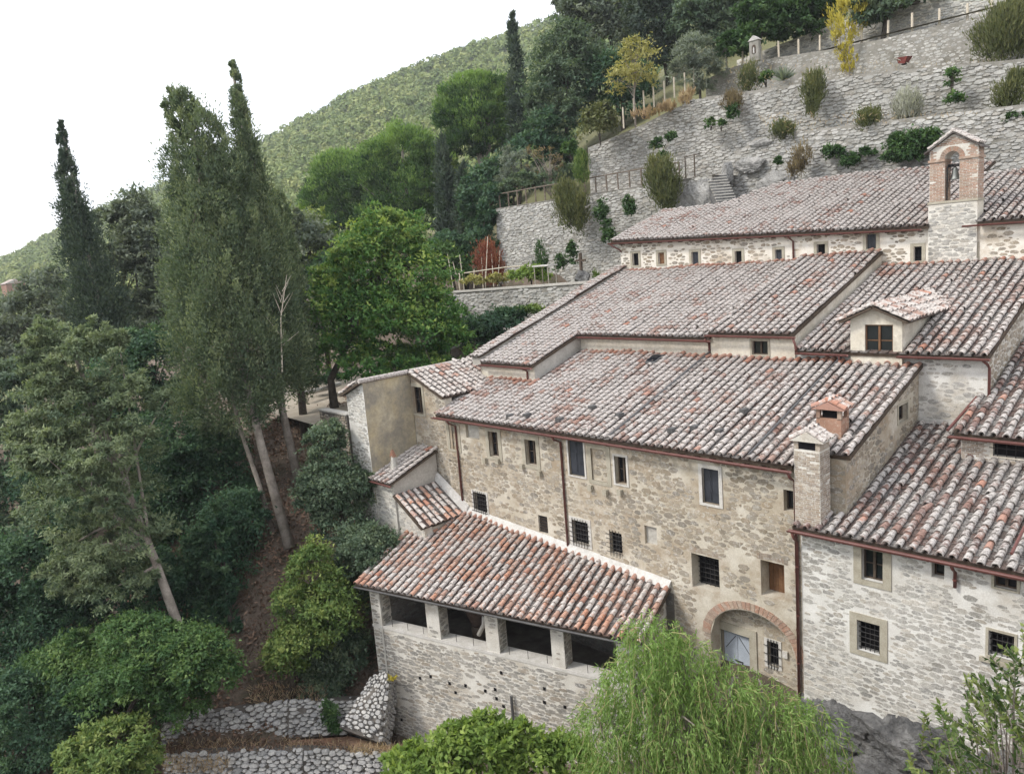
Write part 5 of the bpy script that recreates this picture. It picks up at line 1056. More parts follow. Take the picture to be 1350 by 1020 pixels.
# ---------------------------------------------------------------- air
hz = MB(); hz.box((0, 0, 82), (1560, 1560, 160)); hzo = hz.build('haze', None); hzo['kind'] = 'stuff'; hzo['label'] = 'thin pale haze in the air'; hzo['category'] = 'haze'
hm = bpy.data.materials.new('pale air'); hm.use_nodes = True; ht_ = hm.node_tree; ht_.nodes.clear(); hp = N(ht_, 'ShaderNodeVolumePrincipled'); hp.inputs['Density'].default_value = .00028; hp.inputs['Color'].default_value = (.9, .94, 1, 1); hp.inputs['Anisotropy'].default_value = .2
hot = N(ht_, 'ShaderNodeOutputMaterial'); ht_.links.new(hp.outputs[0], hot.inputs['Volume']); hzo.data.materials.append(hm)
# ================================================================ VEGETATION
def blob3(b, d):
    x, y, rx, ry = b[:4]; dd = d + (b[4] if len(b) > 4 else 0); k = dd/F
    return at(x, y, d=dd), np.array([rx*k, rx*k*.9, ry*k])
def crown(parent, blobs, d, n, Lf, asp, mat, mode='broad', clump=.16, per=42, inner=.55, name='crown', tri=True, toptint=0):
    B3 = [blob3(b, d) for b in blobs]
    if mat == 'ivy' and name == 'foliage': B3 = [(c, r*np.array([1, .35, 1.1])) for c, r in B3]
    if mode in ('broad', 'cypress'):
        ex_ = []
        for c, r in B3:
            for k in range(4 if mode == 'broad' else 0):
                dd_ = rsph(1)[0]; dd_[2] = abs(dd_[2])*.9-.1; q_ = rng.uniform(.24, .42); ex_.append((c+dd_*r*rng.uniform(.85, 1.08), r*q_))
        B3 = B3 + ex_
    wts = np.array([(r[0]*r[2])**.72 for c, r in B3]); wts /= wts.sum(); nc = max(6, n//per)
    idx = rng.choice(len(B3), nc, p=wts); C = np.array([B3[i][0] for i in idx]); R = np.array([B3[i][1] for i in idx])
    dr = rsph(nc); 
    if mode in ('broad', 'pine'): dr[:, 2] = np.where(dr[:, 2] < -.35, -dr[:, 2]*.8, dr[:, 2])
    rad = inner + (1-inner)*rng.random(nc)**.45; rad *= 1 + .10*rng.normal(size=nc)
    cc = C + dr*R*rad[:, None]; cv = .46 + (.30 if mode == 'pine' else .20)*rng.normal(size=nc) + .10*dr[:, 2] + .22*(rad-.85); csz = clump*np.minimum(R[:, 0], R[:, 2])*rng.uniform(.55, 1.35, nc)  # upper and outer clumps lighter: crown shading put into the leaf tone
    I = np.repeat(np.arange(nc), per); off = rng.normal(size=(len(I), 3))
    fl = {'broad': (1, 1, .55), 'cypress': (.75, .75, 1.35), 'pine': (1, 1, .7), 'upright': (.7, .7, 1.2)}[mode]
    P = cc[I] + off*csz[I][:, None]*np.array(fl); outw = dr[I]; rn = rsph(len(I)); nn = len(I)
    if mode == 'broad': Dd = outw*.5 + rn*.9 + np.array([0, 0, -.25]); Nn = UP*.75 + outw*.45 + rsph(nn)*.65
    elif mode == 'cypress': Dd = UP*.7 + outw*.6 + rn*.75; Nn = outw + rsph(nn)*.8 + UP*.3
    elif mode == 'pine': Dd = UP*.9 + outw*.8 + rn*.7; Nn = outw*.8 + rsph(nn)
    else: Dd = UP*1.1 + outw*.5 + rn*.35; Nn = outw + rsph(nn)*.7
    Ls = Lf*rng.uniform(.65, 1.35, nn); var = cv[I] + .12*rng.normal(size=nn) + .05*off[:, 2]  # leaves lighter towards the clump top: light and shade put into the tone
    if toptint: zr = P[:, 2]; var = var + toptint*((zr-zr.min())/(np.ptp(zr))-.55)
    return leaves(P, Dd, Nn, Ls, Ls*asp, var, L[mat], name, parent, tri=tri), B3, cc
def tree(name, label, cat, blobs, d, n, Lf, mat, mode='broad', asp=.55, trunk=None, tr=.22, bark='bark_dark', limbs=7, clump=.16, per=42, inner=.55, group=None, base=None, toptint=0):
    B3 = [blob3(b, d) for b in blobs]; ctr = np.mean([c for c, r in B3], 0)
    if trunk: tp = [at(x, y, d=dd) for x, y, dd in trunk]; 
    else:
        low = min(B3, key=lambda q: q[0][2]-q[1][2]); bx, by = low[0][0], low[0][1]; gz = gz1(bx, by); tp = [np.array([bx, by, min(gz, low[0][2]-low[1][2]*.9)-.3]), low[0]*.5+ctr*.5]
        if len(blobs) > 2: hi = max(B3, key=lambda q: q[0][2]); tp.append(hi[0])
    T = thing(name, label, cat, tp[0], group)
    cr_, B3, cc = crown(T, blobs, d, n, Lf, asp, mat, mode, clump, per, inner, toptint=toptint)
    mb = MB(); rr = [tr*(1-.72*i/(len(tp)-1)) for i in range(len(tp))]; B3 = [blob3(b, d) for b in blobs]; mb.tube(tp, rr, 8)
    for k in range(limbs):
        e = cc[rng.integers(len(cc))]; f_ = rng.uniform(.45, .95); i = min(int(f_*(len(tp)-1)), len(tp)-2); t_ = f_*(len(tp)-1)-i; s_ = tp[i]*(1-t_)+tp[i+1]*t_
        mid = s_*.5+e*.5 + UP*rng.uniform(-.1, .3); mb.tube([s_, mid, e], [tr*.32, tr*.2, tr*.06], 5, False)
    mb.build('trunk', M[bark], T, True); return T
def shrub(label, blobs, d, n, Lf, mat, mode='broad', asp=.5, name='shrub', cat='shrub', group=None, clump=.2, stem=True, inner=.4, per=30):
    c, r = blob3(blobs[0], d); T = thing(name, label, cat, c-UP*r[2], group); crown(T, blobs, d, int(n*1.3), Lf*.9, asp, mat, mode, clump, per, inner, 'foliage')
    mb = MB()
    if mat == 'ivy': return T
    for k in range(5): mb.tube([c-UP*r[2]*1.05+rsph(1)[0]*.04, c+rsph(1)[0]*r*.45], [.035, .012], 5, False)
    mb.build('stems', M['bark_dark'], T); return T
# --- foreground left, leaning old cypresses
tree('cypress_tree', 'slim dark cypress with spiked top at the far left', 'tree', [(82,175,4,16),(84,200,6,26),(90,240,12,45),(100,290,20,55),(112,345,29,58),(128,405,38,58),(140,460,44,55)], 50, 36000, .21, 'cypress_dark', 'cypress', .42, [(165,600,50),(130,400,50),(84,180,50)], .2, 'bark', 0, clump=.24, inner=.35)
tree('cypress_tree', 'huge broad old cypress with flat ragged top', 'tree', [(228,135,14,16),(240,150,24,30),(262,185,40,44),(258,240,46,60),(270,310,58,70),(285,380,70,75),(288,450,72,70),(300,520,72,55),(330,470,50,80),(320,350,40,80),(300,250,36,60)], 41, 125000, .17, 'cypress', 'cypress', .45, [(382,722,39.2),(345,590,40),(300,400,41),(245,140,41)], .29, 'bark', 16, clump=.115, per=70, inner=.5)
tree('cypress_tree', 'thin open cypress with feathery tip beside the huge one', 'tree', [(307,92,4,14),(311,115,8,24),(318,155,13,34),(327,205,18,42),(338,260,23,52),(352,330,27,60),(365,400,31,60),(378,460,33,50)], 43, 44000, .17, 'cypress', 'cypress', .42, [(396,645,42.8),(372,540,43),(345,330,43),(306,85,43)], .27, 'bark', 8, clump=.22, inner=.3)
tree('cypress_tree', 'grey cypress behind with dark leaning trunk by the plaza', 'tree', [(378,350,18,60),(385,420,26,70),(395,480,28,50),(372,300,14,50)], 46, 22000, .18, 'cypress', 'cypress', .42, [(404,590,45.5),(395,500,46),(372,300,46)], .3, 'bark_dark', 6)
bt_ = thing('leafless_tree', 'slender bare grey trunk left of the pale leaning one', 'tree', at(360, 706, d=40.2)); MB().tube([at(361, 708, d=40.2), at(342, 640, d=40.4), at(318, 570, d=40.8), at(300, 500, d=41)], [.15, .13, .11, .07], 8).build('trunk', M['bark'], bt_, True)
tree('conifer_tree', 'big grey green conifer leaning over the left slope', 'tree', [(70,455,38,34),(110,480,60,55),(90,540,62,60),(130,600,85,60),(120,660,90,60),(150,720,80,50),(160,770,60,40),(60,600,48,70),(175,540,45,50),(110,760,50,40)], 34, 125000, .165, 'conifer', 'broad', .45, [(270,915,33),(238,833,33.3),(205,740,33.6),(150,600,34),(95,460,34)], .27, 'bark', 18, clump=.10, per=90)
# --- trees and bushes on the left slope
hl = [('holm_oak','grey holm oak between the slim and the huge cypress',[(175,300,38,46),(200,350,45,60),(165,370,40,60),(210,420,40,50),(180,440,50,50)],58,30000,.28,'ilex_grey'),
 ('holm_oak','pale grey oak at the left edge below the far hill',[(30,420,45,40),(60,380,30,30),(20,480,50,50),(75,430,35,40)],62,20000,.28,'ilex_grey'),
 ('holm_oak','blue grey tree at the left edge beside the conifer',[(15,590,42,60),(30,660,55,60),(10,520,35,50)],46,19000,.24,'ilex'),
 ('holm_oak','grey green oak right of the thin cypress',[(400,330,38,50),(415,400,40,60),(395,450,36,50)],56,14000,.28,'ilex_grey'),
 ('understory_tree','dark understory tree under the huge cypress, left of its trunks',[(235,600,60,60),(270,650,60,60),(225,690,50,60),(290,600,40,40)],42.5,44000,.17,'under'),
 ('understory_tree','dark leafy tree right of the leaning conifer trunk',[(290,740,50,60),(275,810,45,55),(310,690,40,45)],39,38000,.16,'under'),
 ('understory_tree','dark tree high on the shady slope behind the conifer',[(200,480,50,50),(160,520,50,50),(230,540,40,40)],45,26000,.19,'under'),
 ('understory_tree','deep green trees at the lower left edge',[(30,760,60,60),(20,850,70,70),(70,820,55,60),(90,760,45,50)],36,46000,.165,'under'),
 ('understory_tree','dark ivy covered tree in the lower left corner',[(30,940,70,60),(70,990,60,50),(10,1010,60,50),(110,920,45,40)],32,40000,.145,'under'),
 ('understory_tree','low dark bushes filling the slope under the conifer',[(170,795,58,42),(120,770,50,40),(215,770,36,40),(80,700,40,40)],37.5,26000,.17,'under'),
 ('understory_tree','dark holly like bushes behind the conifer crown',[(60,640,45,50),(120,560,50,45),(190,640,42,50),(175,580,45,45)],43,24000,.2,'under'),
 ('understory_tree','shady shrubs filling the space behind the plaza tree',[(480,420,60,50),(540,430,60,45),(590,445,30,35),(450,360,40,40)],56,16000,.28,'under'),
 ('understory_tree','ivy clad slim trunk before the brown slope',[(293,720,14,60),(300,790,15,50),(306,840,13,30)],37,5000,.22,'under'),
 ('broadleaf_tree','mid green broadleaf tree above the dry stone walls',[(200,880,60,45),(255,870,55,45),(150,900,55,40),(240,925,45,25),(290,890,30,30),(180,840,50,30)],31.5,52000,.145,'broad'),
 ('broadleaf_tree','green broadleaf tree left of the white rubble walls',[(110,880,50,50),(70,900,50,45),(150,940,40,35)],33.2,30000,.15,'broad'),
 ('lime_bush','light green bush in the bottom left beside the rubble wall',[(150,985,50,35),(120,1000,40,35),(185,1010,30,30)],29,17000,.15,'lime'),
 ('ilex_bush','bluish dense bush below the plaza parapet',[(430,590,26,38),(440,640,40,45),(455,690,40,35),(415,660,28,40),(470,650,25,35)],37.5,36000,.15,'ilex'),
 ('yellow_bush','yellow green tree on the slope by the brown path',[(415,750,30,40),(385,800,28,35),(400,850,40,45),(375,870,28,35),(440,810,40,55)],34,36000,.145,'lime'),
 ('dark_bush','olive green bush touching the loggia corner',[(480,730,42,38),(460,790,32,55),(450,860,40,50),(425,900,35,28),(500,720,28,28)],35.5,40000,.145,'ilex'),
]
hl += [('understory_tree','dark evergreen standing just outside the left picture edge',[(-70,560,60,70),(-110,660,70,70),(-50,680,50,60)],44,14000,.26,'ilex'),
 ('understory_tree','dark bush outside the lower left picture edge',[(-60,820,60,60),(-110,900,70,70),(-40,930,50,50)],35,14000,.22,'under'),
 ('holm_oak','grey oak further out beyond the left picture edge',[(-180,560,70,80),(-220,700,80,80),(-160,820,70,60)],42,14000,.28,'ilex_grey')]
for nm, lab, bl, d, n, lf, mt in hl: tree(nm, lab, 'tree' if 'bush' not in nm else 'bush', bl, d, n, lf, mt, clump=.17, per=54, tr=.16, asp=.62, trunk=[(150,990,d),(185,900,d)] if 'above the dry' in lab else None)
shrub('dark low hedge behind the curved plaza kerb', [(418,503,16,8),(436,498,14,9),(405,506,8,6)], 51.5, 2400, .2, 'under', name='hedge', cat='hedge')
shrub('small dark plant hanging over the upper rubble wall', [(435,945,14,22),(440,960,10,12)], 33, 1500, .18, 'ivy', name='wall_plant', cat='plant')
shrub('patch of yellow leaves at the loggia foot', [(517,893,7,4)], 33.0, 90, .12, 'yellow', name='wall_plant', cat='plant')
# --- plaza walnut, pines and background trees
tree('walnut_tree', 'large bright green tree on the plaza left of the roofs', 'tree', [(515,320,50,45),(480,350,55,50),(545,370,55,55),(470,420,60,60),(530,430,70,60),(575,430,38,55),(440,400,35,55),(510,480,80,28),(450,470,45,35),(545,488,70,24),(598,455,24,34)], 47, 70000, .23, 'linden', trunk=[(442,545,47),(436,500,47),(470,430,47),(512,300,47)], tr=.3, limbs=14, clump=.15, asp=.6, toptint=.35)
tree('young_tree', 'yellow tinted tree crown just left of the bright green tree', 'tree', [(410,320,28,40),(395,300,22,25),(420,365,26,34)], 60, 7000, .34, 'lime')
def pine(label, blobs, d, n, trunk, extra=10):
    T = tree('stone_pine', label, 'tree', blobs, d, int(n*2.2), .34, 'pine', 'pine', .5, trunk, .38, 'bark', extra, clump=.14, per=80, inner=.66, toptint=.65); return T  # toptint paints lit crown tops and shaded undersides into the needles
pine('round stone pine in the middle of the background', [(530,200,50,30),(495,235,34,42),(568,235,30,45),(530,260,48,45),(505,290,36,32),(560,290,34,36)], 88, 22000, [(550,370,88),(540,290,88),(530,200,88)])
pine('lower stone pine left of the round one', [(448,232,34,30),(425,262,28,30),(458,270,32,38),(412,288,18,18),(450,305,34,26)], 92, 14000, [(466,370,92),(458,300,92),(448,240,92)])
pine('tall stone pine with bare lower limbs under the far hill', [(628,125,44,26),(598,155,26,36),(655,150,30,42),(628,165,42,40),(610,195,28,26),(648,195,26,26)], 90, 19000, [(640,330,90),(636,240,90),(628,130,90)], 24)
cy = [('narrow black cypress behind the stone pine, left one',[(585,215,8,30),(587,255,12,45),(588,300,12,40)],80),('narrow black cypress beside the pines, right one',[(612,250,8,30),(613,285,12,40),(614,325,12,35)],78),
      ('tall slim cypress against the far hill',[(676,32,3,14),(677,52,6,22),(679,85,9,30),(681,120,12,32),(683,150,13,30),(684,178,12,18)],84)]
for lab, bl, d in cy: tree('cypress_tree', lab, 'tree', bl, d, 9000, .42, 'cypress_dark', 'cypress', .4, tr=.12, limbs=0, clump=.34, inner=.2)
bgt = [('holm_oak','dark dense oak between slim cypress and yellow tree',[(740,70,38,40),(735,120,42,50),(765,100,40,45),(745,160,38,35),(720,140,25,40),(775,150,28,30)],74,34000,.32,'ilex'),
 ('tall_tree','tall grey pine at the top middle edge',[(785,25,42,32),(765,5,35,25),(810,50,36,38),(830,20,35,35)],84,16000,.46,'ilex_grey'),
 ('tall_tree','dark tree at the top edge above the yellow tree',[(860,30,36,45),(880,70,30,45),(850,80,26,35),(870,0,40,30)],78,18000,.42,'cypress_dark'),
 ('tall_tree','dark evergreen at the top edge left of the shrine',[(920,25,36,38),(950,45,34,36),(965,10,36,34),(985,50,22,26)],74,20000,.38,'ilex'),
 ('ivy_tree','ivy green tree mass above the upper wall',[(1030,25,36,28),(1060,10,40,24),(1010,45,30,26),(1085,22,28,22),(1050,45,34,16),(975,62,28,22),(1000,20,30,24)],58.6,28000,.3,'ivy'),
 ('ivy_tree','small dark tree at top edge right of yellow shrub',[(1165,8,34,20),(1200,3,40,16),(1150,22,22,16),(1240,-5,30,14)],53,9000,.34,'ilex'),
 ('hillside_tree','dark wood edge between cypress and retaining wall',[(640,270,30,55),(655,240,26,36),(636,320,24,36)],76,16000,.4,'under'),
 ('hillside_tree','shady thicket at the left end of the retaining wall',[(632,335,22,34),(645,300,16,34),(610,345,24,26),(590,325,22,22),(652,262,14,22)],67.5,13000,.32,'under'),
 ('hillside_tree','dark shrubs behind the left part of the railing',[(690,245,26,16),(720,240,24,16),(745,232,16,16),(668,255,16,16)],67,7000,.3,'ilex'),
 ('hillside_tree','yellowish tree between the two black cypresses',[(601,245,14,30),(598,290,14,30)],86,3500,.4,'lime'),
 ('hillside_tree','shady shrubs behind the small olive',[(700,200,34,28),(735,205,30,28),(720,170,30,25)],73,9000,.38,'under'),
 ('hillside_tree','dark trees under the tall oak, above the conical yew',[(800,110,30,40),(820,140,28,30),(845,110,20,30)],72,9000,.4,'under'),
 ('hillside_tree','green thicket left of the bean poles',[(600,360,25,30),(580,340,25,25)],66,5000,.34,'broad')]
for nm, lab, bl, d, n, lf, mt in bgt: tree(nm, lab, 'tree', bl, d, n, lf, mt, clump=.18, per=36, tr=.25, limbs=6)
tree('olive_tree', 'silvery olive tree at the left end of the upper terrace', 'tree', [(915,70,28,28),(930,95,26,28),(905,100,22,28),(925,120,18,14)], 60, 9000, .3, 'olive', asp=.22, tr=.14)
tree('olive_tree', 'small grey olive just behind the railing', 'tree', [(680,215,20,20),(672,238,18,18),(692,235,18,16)], 68, 4500, .3, 'olive', asp=.25, tr=.1)
tree('bare_tree', 'nearly leafless pinkish tree beside the small olive', 'tree', [(715,210,22,24),(725,225,18,16)], 66, 700, .25, 'brown', asp=.3, tr=.1, bark='bark', limbs=26)
tree('pale_tree', 'airy pale yellow young tree above the terrace wall', 'tree', [(840,80,24,24),(820,105,24,20),(852,108,20,20),(812,122,12,10),(835,60,14,12)], 57, 2300, .26, 'pale', asp=.45, trunk=[(838,168,57),(836,130,57),(836,75,57)], tr=.08, bark='bark', limbs=26, clump=.26, per=14)
tree('yellow_shrub', 'tall bright yellow shrub on the upper terrace', 'shrub', [(1118,18,24,28),(1112,50,14,24),(1120,82,12,14),(1128,5,20,18)], 53.5, 4200, .22, 'yellow', 'upright', .35, tr=.05, bark='bark', limbs=14)
sap = thing('dead_sapling', 'leafless whitish sapling in front of the thin cypress', 'tree', at(372, 480, d=41)); mb = MB(); mb.tube([at(372, 490, d=41), at(370, 420, d=41), at(378, 362, d=41)], [.05, .035, .012], 5)
for k in range(12): s_ = at(371+rng.uniform(-2, 4), rng.uniform(380, 460), d=41); mb.tube([s_, s_+np.array([*rng.normal(0, .5, 2), rng.uniform(.4, 1.1)])], [.02, .006], 4, False)
mb.build('trunk', M['stake'], sap)
# --- shrubs on the terraces and in the walls
SH = [('round clipped dark green shrub below the yellow tree', [(790,163,20,26)], 59, 2600, .2, 'broom', 'broad'),
 ('small round green shrub left of the conical yew', [(753,198,9,12)], 62, 700, .2, 'broad', 'broad'),
 ('conical golden yew on the railing path', [(767,222,10,18),(767,205,5,12)], 58.5, 1500, .2, 'lime', 'upright'),
 ('big olive brown broom bulging from the retaining wall', [(750,270,20,24),(762,278,15,25),(745,255,14,14)], 58, 3400, .26, 'broom', 'upright'),
 ('round dark broom at the right end of the railing', [(873,238,22,22),(868,225,16,14),(878,255,16,16)], 52.8, 3400, .24, 'broom', 'upright'),
 ('hanging ivy strip on the retaining wall, upper of two', [(793,283,9,18),(797,298,8,10)], 56.2, 900, .16, 'ivy', 'broad'),
 ('hanging ivy tuft just left of the top roof corner', [(805,315,9,13)], 55.6, 600, .16, 'ivy', 'broad'),
 ('narrow ivy column above the top roof eave', [(830,277,8,18)], 54.6, 800, .16, 'ivy', 'broad'),
 ('pointed dark green ivy at the foot of the retaining wall', [(714,340,10,22),(712,355,14,10)], 59.5, 1100, .18, 'ivy', 'upright'),
 ('ivy pair climbing beside the garden cross, left', [(738,350,8,16)], 57.5, 500, .16, 'ivy', 'broad'),
 ('ivy pair climbing beside the garden cross, right', [(754,340,8,18)], 57, 600, .16, 'ivy', 'broad'),
 ('dark red smoke bush in the terrace garden', [(643,345,18,22),(652,358,14,14)], 58.5, 2200, .2, 'red', 'upright'),
 ('light green vegetable plants in the terrace garden', [(700,362,18,12),(680,366,14,9),(715,366,10,8)], 55.5, 1400, .18, 'walnut', 'broad'),
 ('straw coloured plants by the bean poles', [(660,368,14,9),(625,372,16,8)], 56, 700, .18, 'pale', 'broad'),
 ('small yellow green tuft on the garden wall corner', [(786,364,5,7)], 50, 250, .14, 'lime', 'upright'),
 ('dark bush tucked against the garden wall', [(650,430,36,22),(632,445,24,20),(672,418,22,12)], 50.5, 5200, .22, 'under', 'broad'),
 ('yellow green creeper on the garden wall', [(695,410,18,8)], 50.5, 800, .18, 'lime', 'broad'),
 ('brown topped shrub hanging on the middle wall', [(965,133,13,10)], 53.5, 800, .2, 'brown', 'upright'),
 ('dark trailing plant under the brown topped shrub', [(966,152,7,14)], 53.2, 500, .16, 'ivy', 'broad'),
 ('small ivy tuft on the middle wall, leftmost', [(866,190,8,9)], 55.5, 350, .15, 'ivy', 'broad'),
 ('small ivy tuft on the middle wall, beside the leftmost', [(884,182,8,8)], 55, 350, .15, 'ivy', 'broad'),
 ('small ivy tuft right above the wooden railing', [(874,206,8,6)], 54.5, 250, .15, 'ivy', 'broad'),
 ('faint green tuft in the middle wall, left', [(937,163,6,8)], 54.5, 220, .14, 'broad', 'broad'),
 ('faint green tuft in the middle wall, right', [(951,165,5,7)], 54, 200, .14, 'broad', 'broad'),
 ('tall olive broom leaning out of the middle wall', [(1073,115,14,18),(1072,135,10,16)], 49.5, 1800, .22, 'broom', 'upright'),
 ('low round broom on the first bed, left', [(1032,172,17,9)], 50.5, 900, .2, 'broom', 'upright'),
 ('low round broom on the first bed, middle', [(1145,156,18,10)], 47, 1000, .2, 'broom', 'upright'),
 ('silver grey bush on the first bed', [(1196,140,16,16)], 46, 1300, .24, 'silver', 'upright'),
 ('leafy sapling on a stake in the first bed', [(1255,105,8,18),(1258,135,10,14)], 44.5, 700, .16, 'broad', 'broad'),
 ('brownish broom at the right edge of the first bed', [(1332,125,20,15),(1340,105,12,10)], 42.5, 1600, .2, 'broom', 'upright'),
 ('grey green shrub on the middle bed below the shrine', [(987,102,14,16)], 55, 900, .2, 'broom', 'upright'),
 ('green shrub beside the spiky agave', [(1010,104,8,10)], 54.5, 350, .18, 'broad', 'broad'),
 ('big dark bush at the top right corner', [(1322,45,34,28),(1340,30,24,28)], 46, 5200, .22, 'broom', 'upright'),
 ('dark green fig mass behind the belfry, left', [(1205,192,28,18),(1190,205,20,12)], 44.5, 3000, .2, 'ivy', 'broad'),
 ('brown green shrub behind the top roof ridge', [(1058,208,13,13),(1048,220,10,8)], 49, 900, .18, 'brown', 'upright'),
 ('green tuft behind the ridge, right of the brown shrub', [(1098,203,11,12)], 48, 600, .18, 'ivy', 'broad'),
 ('ivy patch behind the ridge, next to the fig mass', [(1135,205,18,8),(1120,214,12,6)], 47, 700, .16, 'ivy', 'broad'),
 ('tiny dark tuft behind the ridge, leftmost', [(1025,215,5,9)], 49.5, 250, .15, 'ivy', 'broad'),
 ('ivy at the right edge of the lowest terrace wall', [(1340,155,12,7)], 41.5, 400, .14, 'ivy', 'broad'),
 ('reddish dry grass on the slope by the pale stakes', [(850,150,16,5),(905,128,10,8),(880,142,14,5)], 56.5, 900, .25, 'straw', 'upright'),
]
for lab, bl, d, n, lf, mt, mo in SH: shrub(lab, bl, d, int(n*1.5), lf*1.25, mt, mo, asp=.7 if mo == 'broad' else .3, inner=.3, clump=.3)
ag = thing('agave_plant', 'spiky blue green agave rosette on the middle bed', 'plant', at(1033, 108, d=53.5)); c = at(1033, 106, d=53.5); k = 70; dd = rsph(k); dd[:, 2] = np.abs(dd[:, 2])+.15
leaves(np.repeat(c[None], k, 0), dd, np.cross(dd, rsph(k)), 1.1, .14, rng.random(k), L['olive'], 'leaves', ag)
# --- willow in front of the door
def willow(label, blobs, d, nst, base, Lf=.17):
    T = thing('willow_tree', label, 'tree', base); B3 = [blob3(b, d) for b in blobs]; w_ = np.array([r[0]*r[2] for c, r in B3]); w_ /= w_.sum(); mb = MB(); Ps = []; Ds = []; va = []
    tops = []
    for i in range(nst):
        c, r = B3[rng.choice(len(B3), p=w_)]; dr = rsph(1)[0]; dr[2] = abs(dr[2])*.9+.05; dr /= np.linalg.norm(dr); p = c + dr*r*rng.uniform(.6, 1.0); tops.append(p)
        ln = rng.uniform(.5, 1.7)*min(r[2], 2.2); out_ = np.array([dr[0], dr[1], 0])*rng.uniform(.2, .7); m_ = int(ln/.055); v0 = .5+.17*rng.normal()
        t_ = np.linspace(0, 1, m_); sw_ = rng.normal(0, .12, 2)
        pts = p + out_[None]*(t_[:, None]**.5)*.8 + np.stack([sw_[0]*np.sin(t_*4), sw_[1]*np.sin(t_*5), .25*np.sin(np.minimum(t_*6, math.pi))*.6 - ln*t_**1.25], 1)
        Ps.append(pts + rng.normal(0, .025, pts.shape)); tan = np.gradient(pts, axis=0) if m_ > 1 else np.array([[0, 0, -1.]]); tan /= np.linalg.norm(tan, axis=1, keepdims=True)
        Ds.append(tan*.8 + rsph(m_)*.55 + np.array([0, 0, -.25])); va.append(v0 + .12*rng.normal(size=m_) - .1*t_)
        if i % 5 == 0: mb.tube(pts[::max(1, m_//5)], .007, 4, False)
    P = np.concatenate(Ps); Dd = np.concatenate(Ds); leaves(P, Dd, rsph(len(P)), Lf*rng.uniform(.6, 1.3, len(P)), .03*rng.uniform(.7, 1.4, len(P)), np.concatenate(va), L['willow'], 'crown', T)
    mb.build('twigs', M['pale_twig'], T)
    tb = MB(); tb.tube([base, base+UP*2.2+np.array([.2,.1,0]), np.mean([c for c, r in B3], 0)], [.3, .25, .12], 8)
    for c, r in B3: tb.tube([base+UP*2, c*.6+(base+UP*3)*.4, c+UP*r[2]*.4], [.14, .1, .03], 6, False)
    for k in range(26): e = tops[rng.integers(len(tops))]; c = B3[int(np.argmin([np.linalg.norm(e-q[0]) for q in B3]))][0]; tb.tube([c-UP*.5, c*.4+e*.6+UP*.2, e], [.045, .03, .01], 5, False)
    tb.build('trunk', M['bark'], T)
M['pale_twig'] = m_plain('pale yellow twig', (.36,.33,.15), (.44,.38,.2), 4, 20)
wp = at(960, 1080, d=21); wp[2] = gz1(wp[0], wp[1])-.2
willow('weeping willow in front of the arched door', [(860,850,40,42),(840,905,50,45),(900,880,50,45),(880,950,80,50),(800,960,45,40),(955,915,55,40),(1010,940,55,42),(1060,965,42,45),(985,985,70,50),(930,1015,70,45),(1080,1030,45,45),(830,1020,70,45)], 20.5, 2500, wp)
bp = thing('broadleaf_tree', 'bright green broadleaf treetop at the bottom middle edge', 'tree', (-17, 13.5, -20))
crown(bp, [(600,985,30,28),(650,970,34,26),(580,1010,50,26),(640,1015,60,36),(700,1000,40,34),(735,985,26,22),(760,1015,40,30),(540,1015,36,20),(690,965,16,16)], 22.5, 17000, .19, .5, 'walnut', 'broad', .18, 24, .5, tri=False)
mb = MB(); b_ = np.array([-17, 13.5, gz1(-17, 13.5)-.2]); mb.tube([b_, b_+UP*3, at(660, 1060, d=22.5)], [.2, .16, .12], 8)
for e in ((600,985),(650,970),(700,1000),(740,990),(560,1010),(640,1015)): mb.tube([at(660, 1060, d=22.5), at((660+e[0])/2, (1060+e[1])/2-6, d=22.5), at(*e, d=22.5)], [.09, .06, .015], 6, False)
mb.build('trunk', M['bark_dark'], bp, True)
# --- near box shrub, lower right
bx = thing('box_shrub', 'near leafy shrub with grey twigs in the lower right corner', 'shrub', at(1330, 1180, d=7.2)); tw = MB(); Ps = []; Ds = []; Ns = []; va = []; rt = at(1345, 1160, d=7.2)
tips = []
for k in range(125):
    x = rng.uniform(1195, 1420); lim = np.interp(x, (1195, 1215, 1250, 1290, 1320, 1350, 1420), (985, 935, 915, 870, 855, 822, 810)); y = lim + abs(rng.normal(0, 70)); tips.append((x, min(y, 1080), 7.2+rng.uniform(-.9, .9)))
for (x, y, dd) in tips:
    e = at(x, y, d=dd); di = at(x-40*rng.uniform(.3, 1.2), y-55, d=dd)-e; di = di/np.linalg.norm(di) + rsph(1)[0]*.35; di /= np.linalg.norm(di); ln = rng.uniform(.28, .55); s_ = e - di*ln
    mid = s_*.55 + rt*.45 + rsph(1)[0]*.1; tw.tube([mid, s_, e], [.008, .005, .0025], 4, False); m_ = int(ln/.016); v0 = .45+.2*rng.normal()
    for j in range(m_):
        t_ = j/m_; p = s_ + di*ln*t_; o_ = rsph(1)[0]; Ps.append(p); Ds.append(di*.8+o_*.9); Ns.append(o_+di*.6); va.append(v0+.16*rng.normal()+.15*t_)
Ps = np.array(Ps); n_ = len(Ps); leaves(Ps, np.array(Ds), np.array(Ns), .068*rng.uniform(.7, 1.3, n_), .038*rng.uniform(.8, 1.2, n_), np.array(va), L['box'], 'foliage', bx); tw.build('twigs', M['bark'], bx)
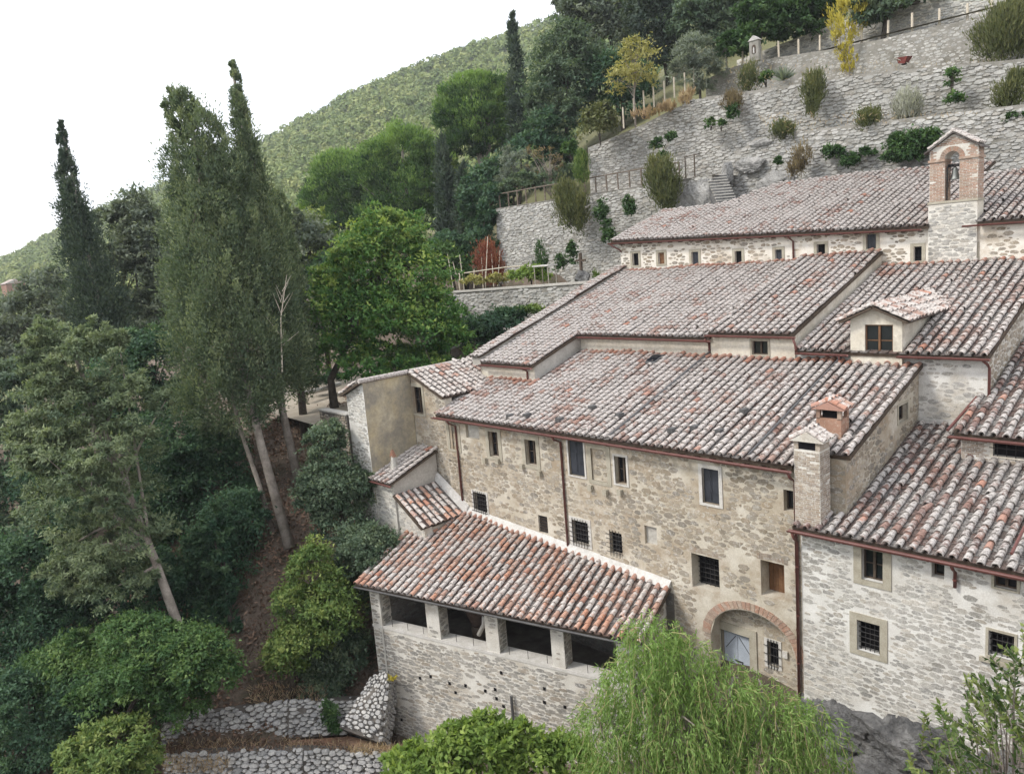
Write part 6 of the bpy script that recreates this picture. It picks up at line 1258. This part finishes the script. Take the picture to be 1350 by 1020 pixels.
# --- litter, dry grass, small ground plants
def scatter(name, lab, cat, n, region, mat, Lr, Wr, up=.3, zoff=.03, dense=None):
    pts = []; x0, x1, y0, y1 = region; X = rng.uniform(x0, x1, n*3); Y = rng.uniform(y0, y1, n*3); Z = ground_z(X, Y)+zoff; P = np.stack([X, Y, Z], 1)
    k = dense(P) if dense else np.ones(len(P), bool); P = P[k][:n]; D = rsph(len(P)); D[:, 2] = np.abs(D[:, 2])*up; 
    o = leaves(P, D, rsph(len(P))+UP*.8, Lr*rng.uniform(.6, 1.5, len(P)), Wr, rng.random(len(P)), L[mat], name, None, kind='stuff'); o['label'] = lab; o['category'] = cat
scatter('leaf_litter', 'brown fallen leaves and twigs covering the steep slope', 'leaf litter', 26000, (-46, -27, 8, 27), 'litter', .22, .11, .6)
scatter('ground_cover', 'low dark undergrowth on the left slope', 'undergrowth', 30000, (-62, -30, 2, 30), 'under', .38, .2, 1.2, .1, lambda P: (np.sin(P[:, 0]*.8)+np.sin(P[:, 1]*.9+1) > .1) & (np.array([screen(p)[0] for p in P]) < 310))
def px_tufts(name, lab, cat, quads, n, mat, Lr, Wr):
    Ps = []
    for (x0, x1, y0, y1, d0, d1) in quads:
        for k in range(n): t_ = rng.random(); Ps.append(at(rng.uniform(x0, x1), y0+(y1-y0)*t_, d=d0+(d1-d0)*t_))
    P = np.array(Ps); D = rsph(len(P))*.8; D[:, 2] = np.abs(D[:, 2])+.35; o = leaves(P, D, rsph(len(P)), Lr*rng.uniform(.5, 1.5, len(P)), Wr, rng.random(len(P)), L[mat], name, None, kind='stuff'); o['label'] = lab; o['category'] = cat
px_tufts('dry_grass', 'dry straw tufts on the lower rubble wall and ledge', 'dry grass', [(215,300,1000,1020,31.2,30.8),(220,460,975,990,33.2,31.9),(330,430,905,928,34.4,33.7),(460,530,985,996,32,31.6)], 420, 'straw', .3, .025)
px_tufts('needle_litter', 'orange brown litter spread on the rubble wall ledge', 'litter', [(215,300,984,994,33.3,31.7),(300,470,976,991,33.3,31.7)], 900, 'litter', .14, .05)
px_tufts('terrace_grass', 'dry grass along the terrace wall tops', 'dry grass', [(1000,1350,178,150,50.5,42),(960,1340,118,82,54,45)], 500, 'straw', .22, .03)
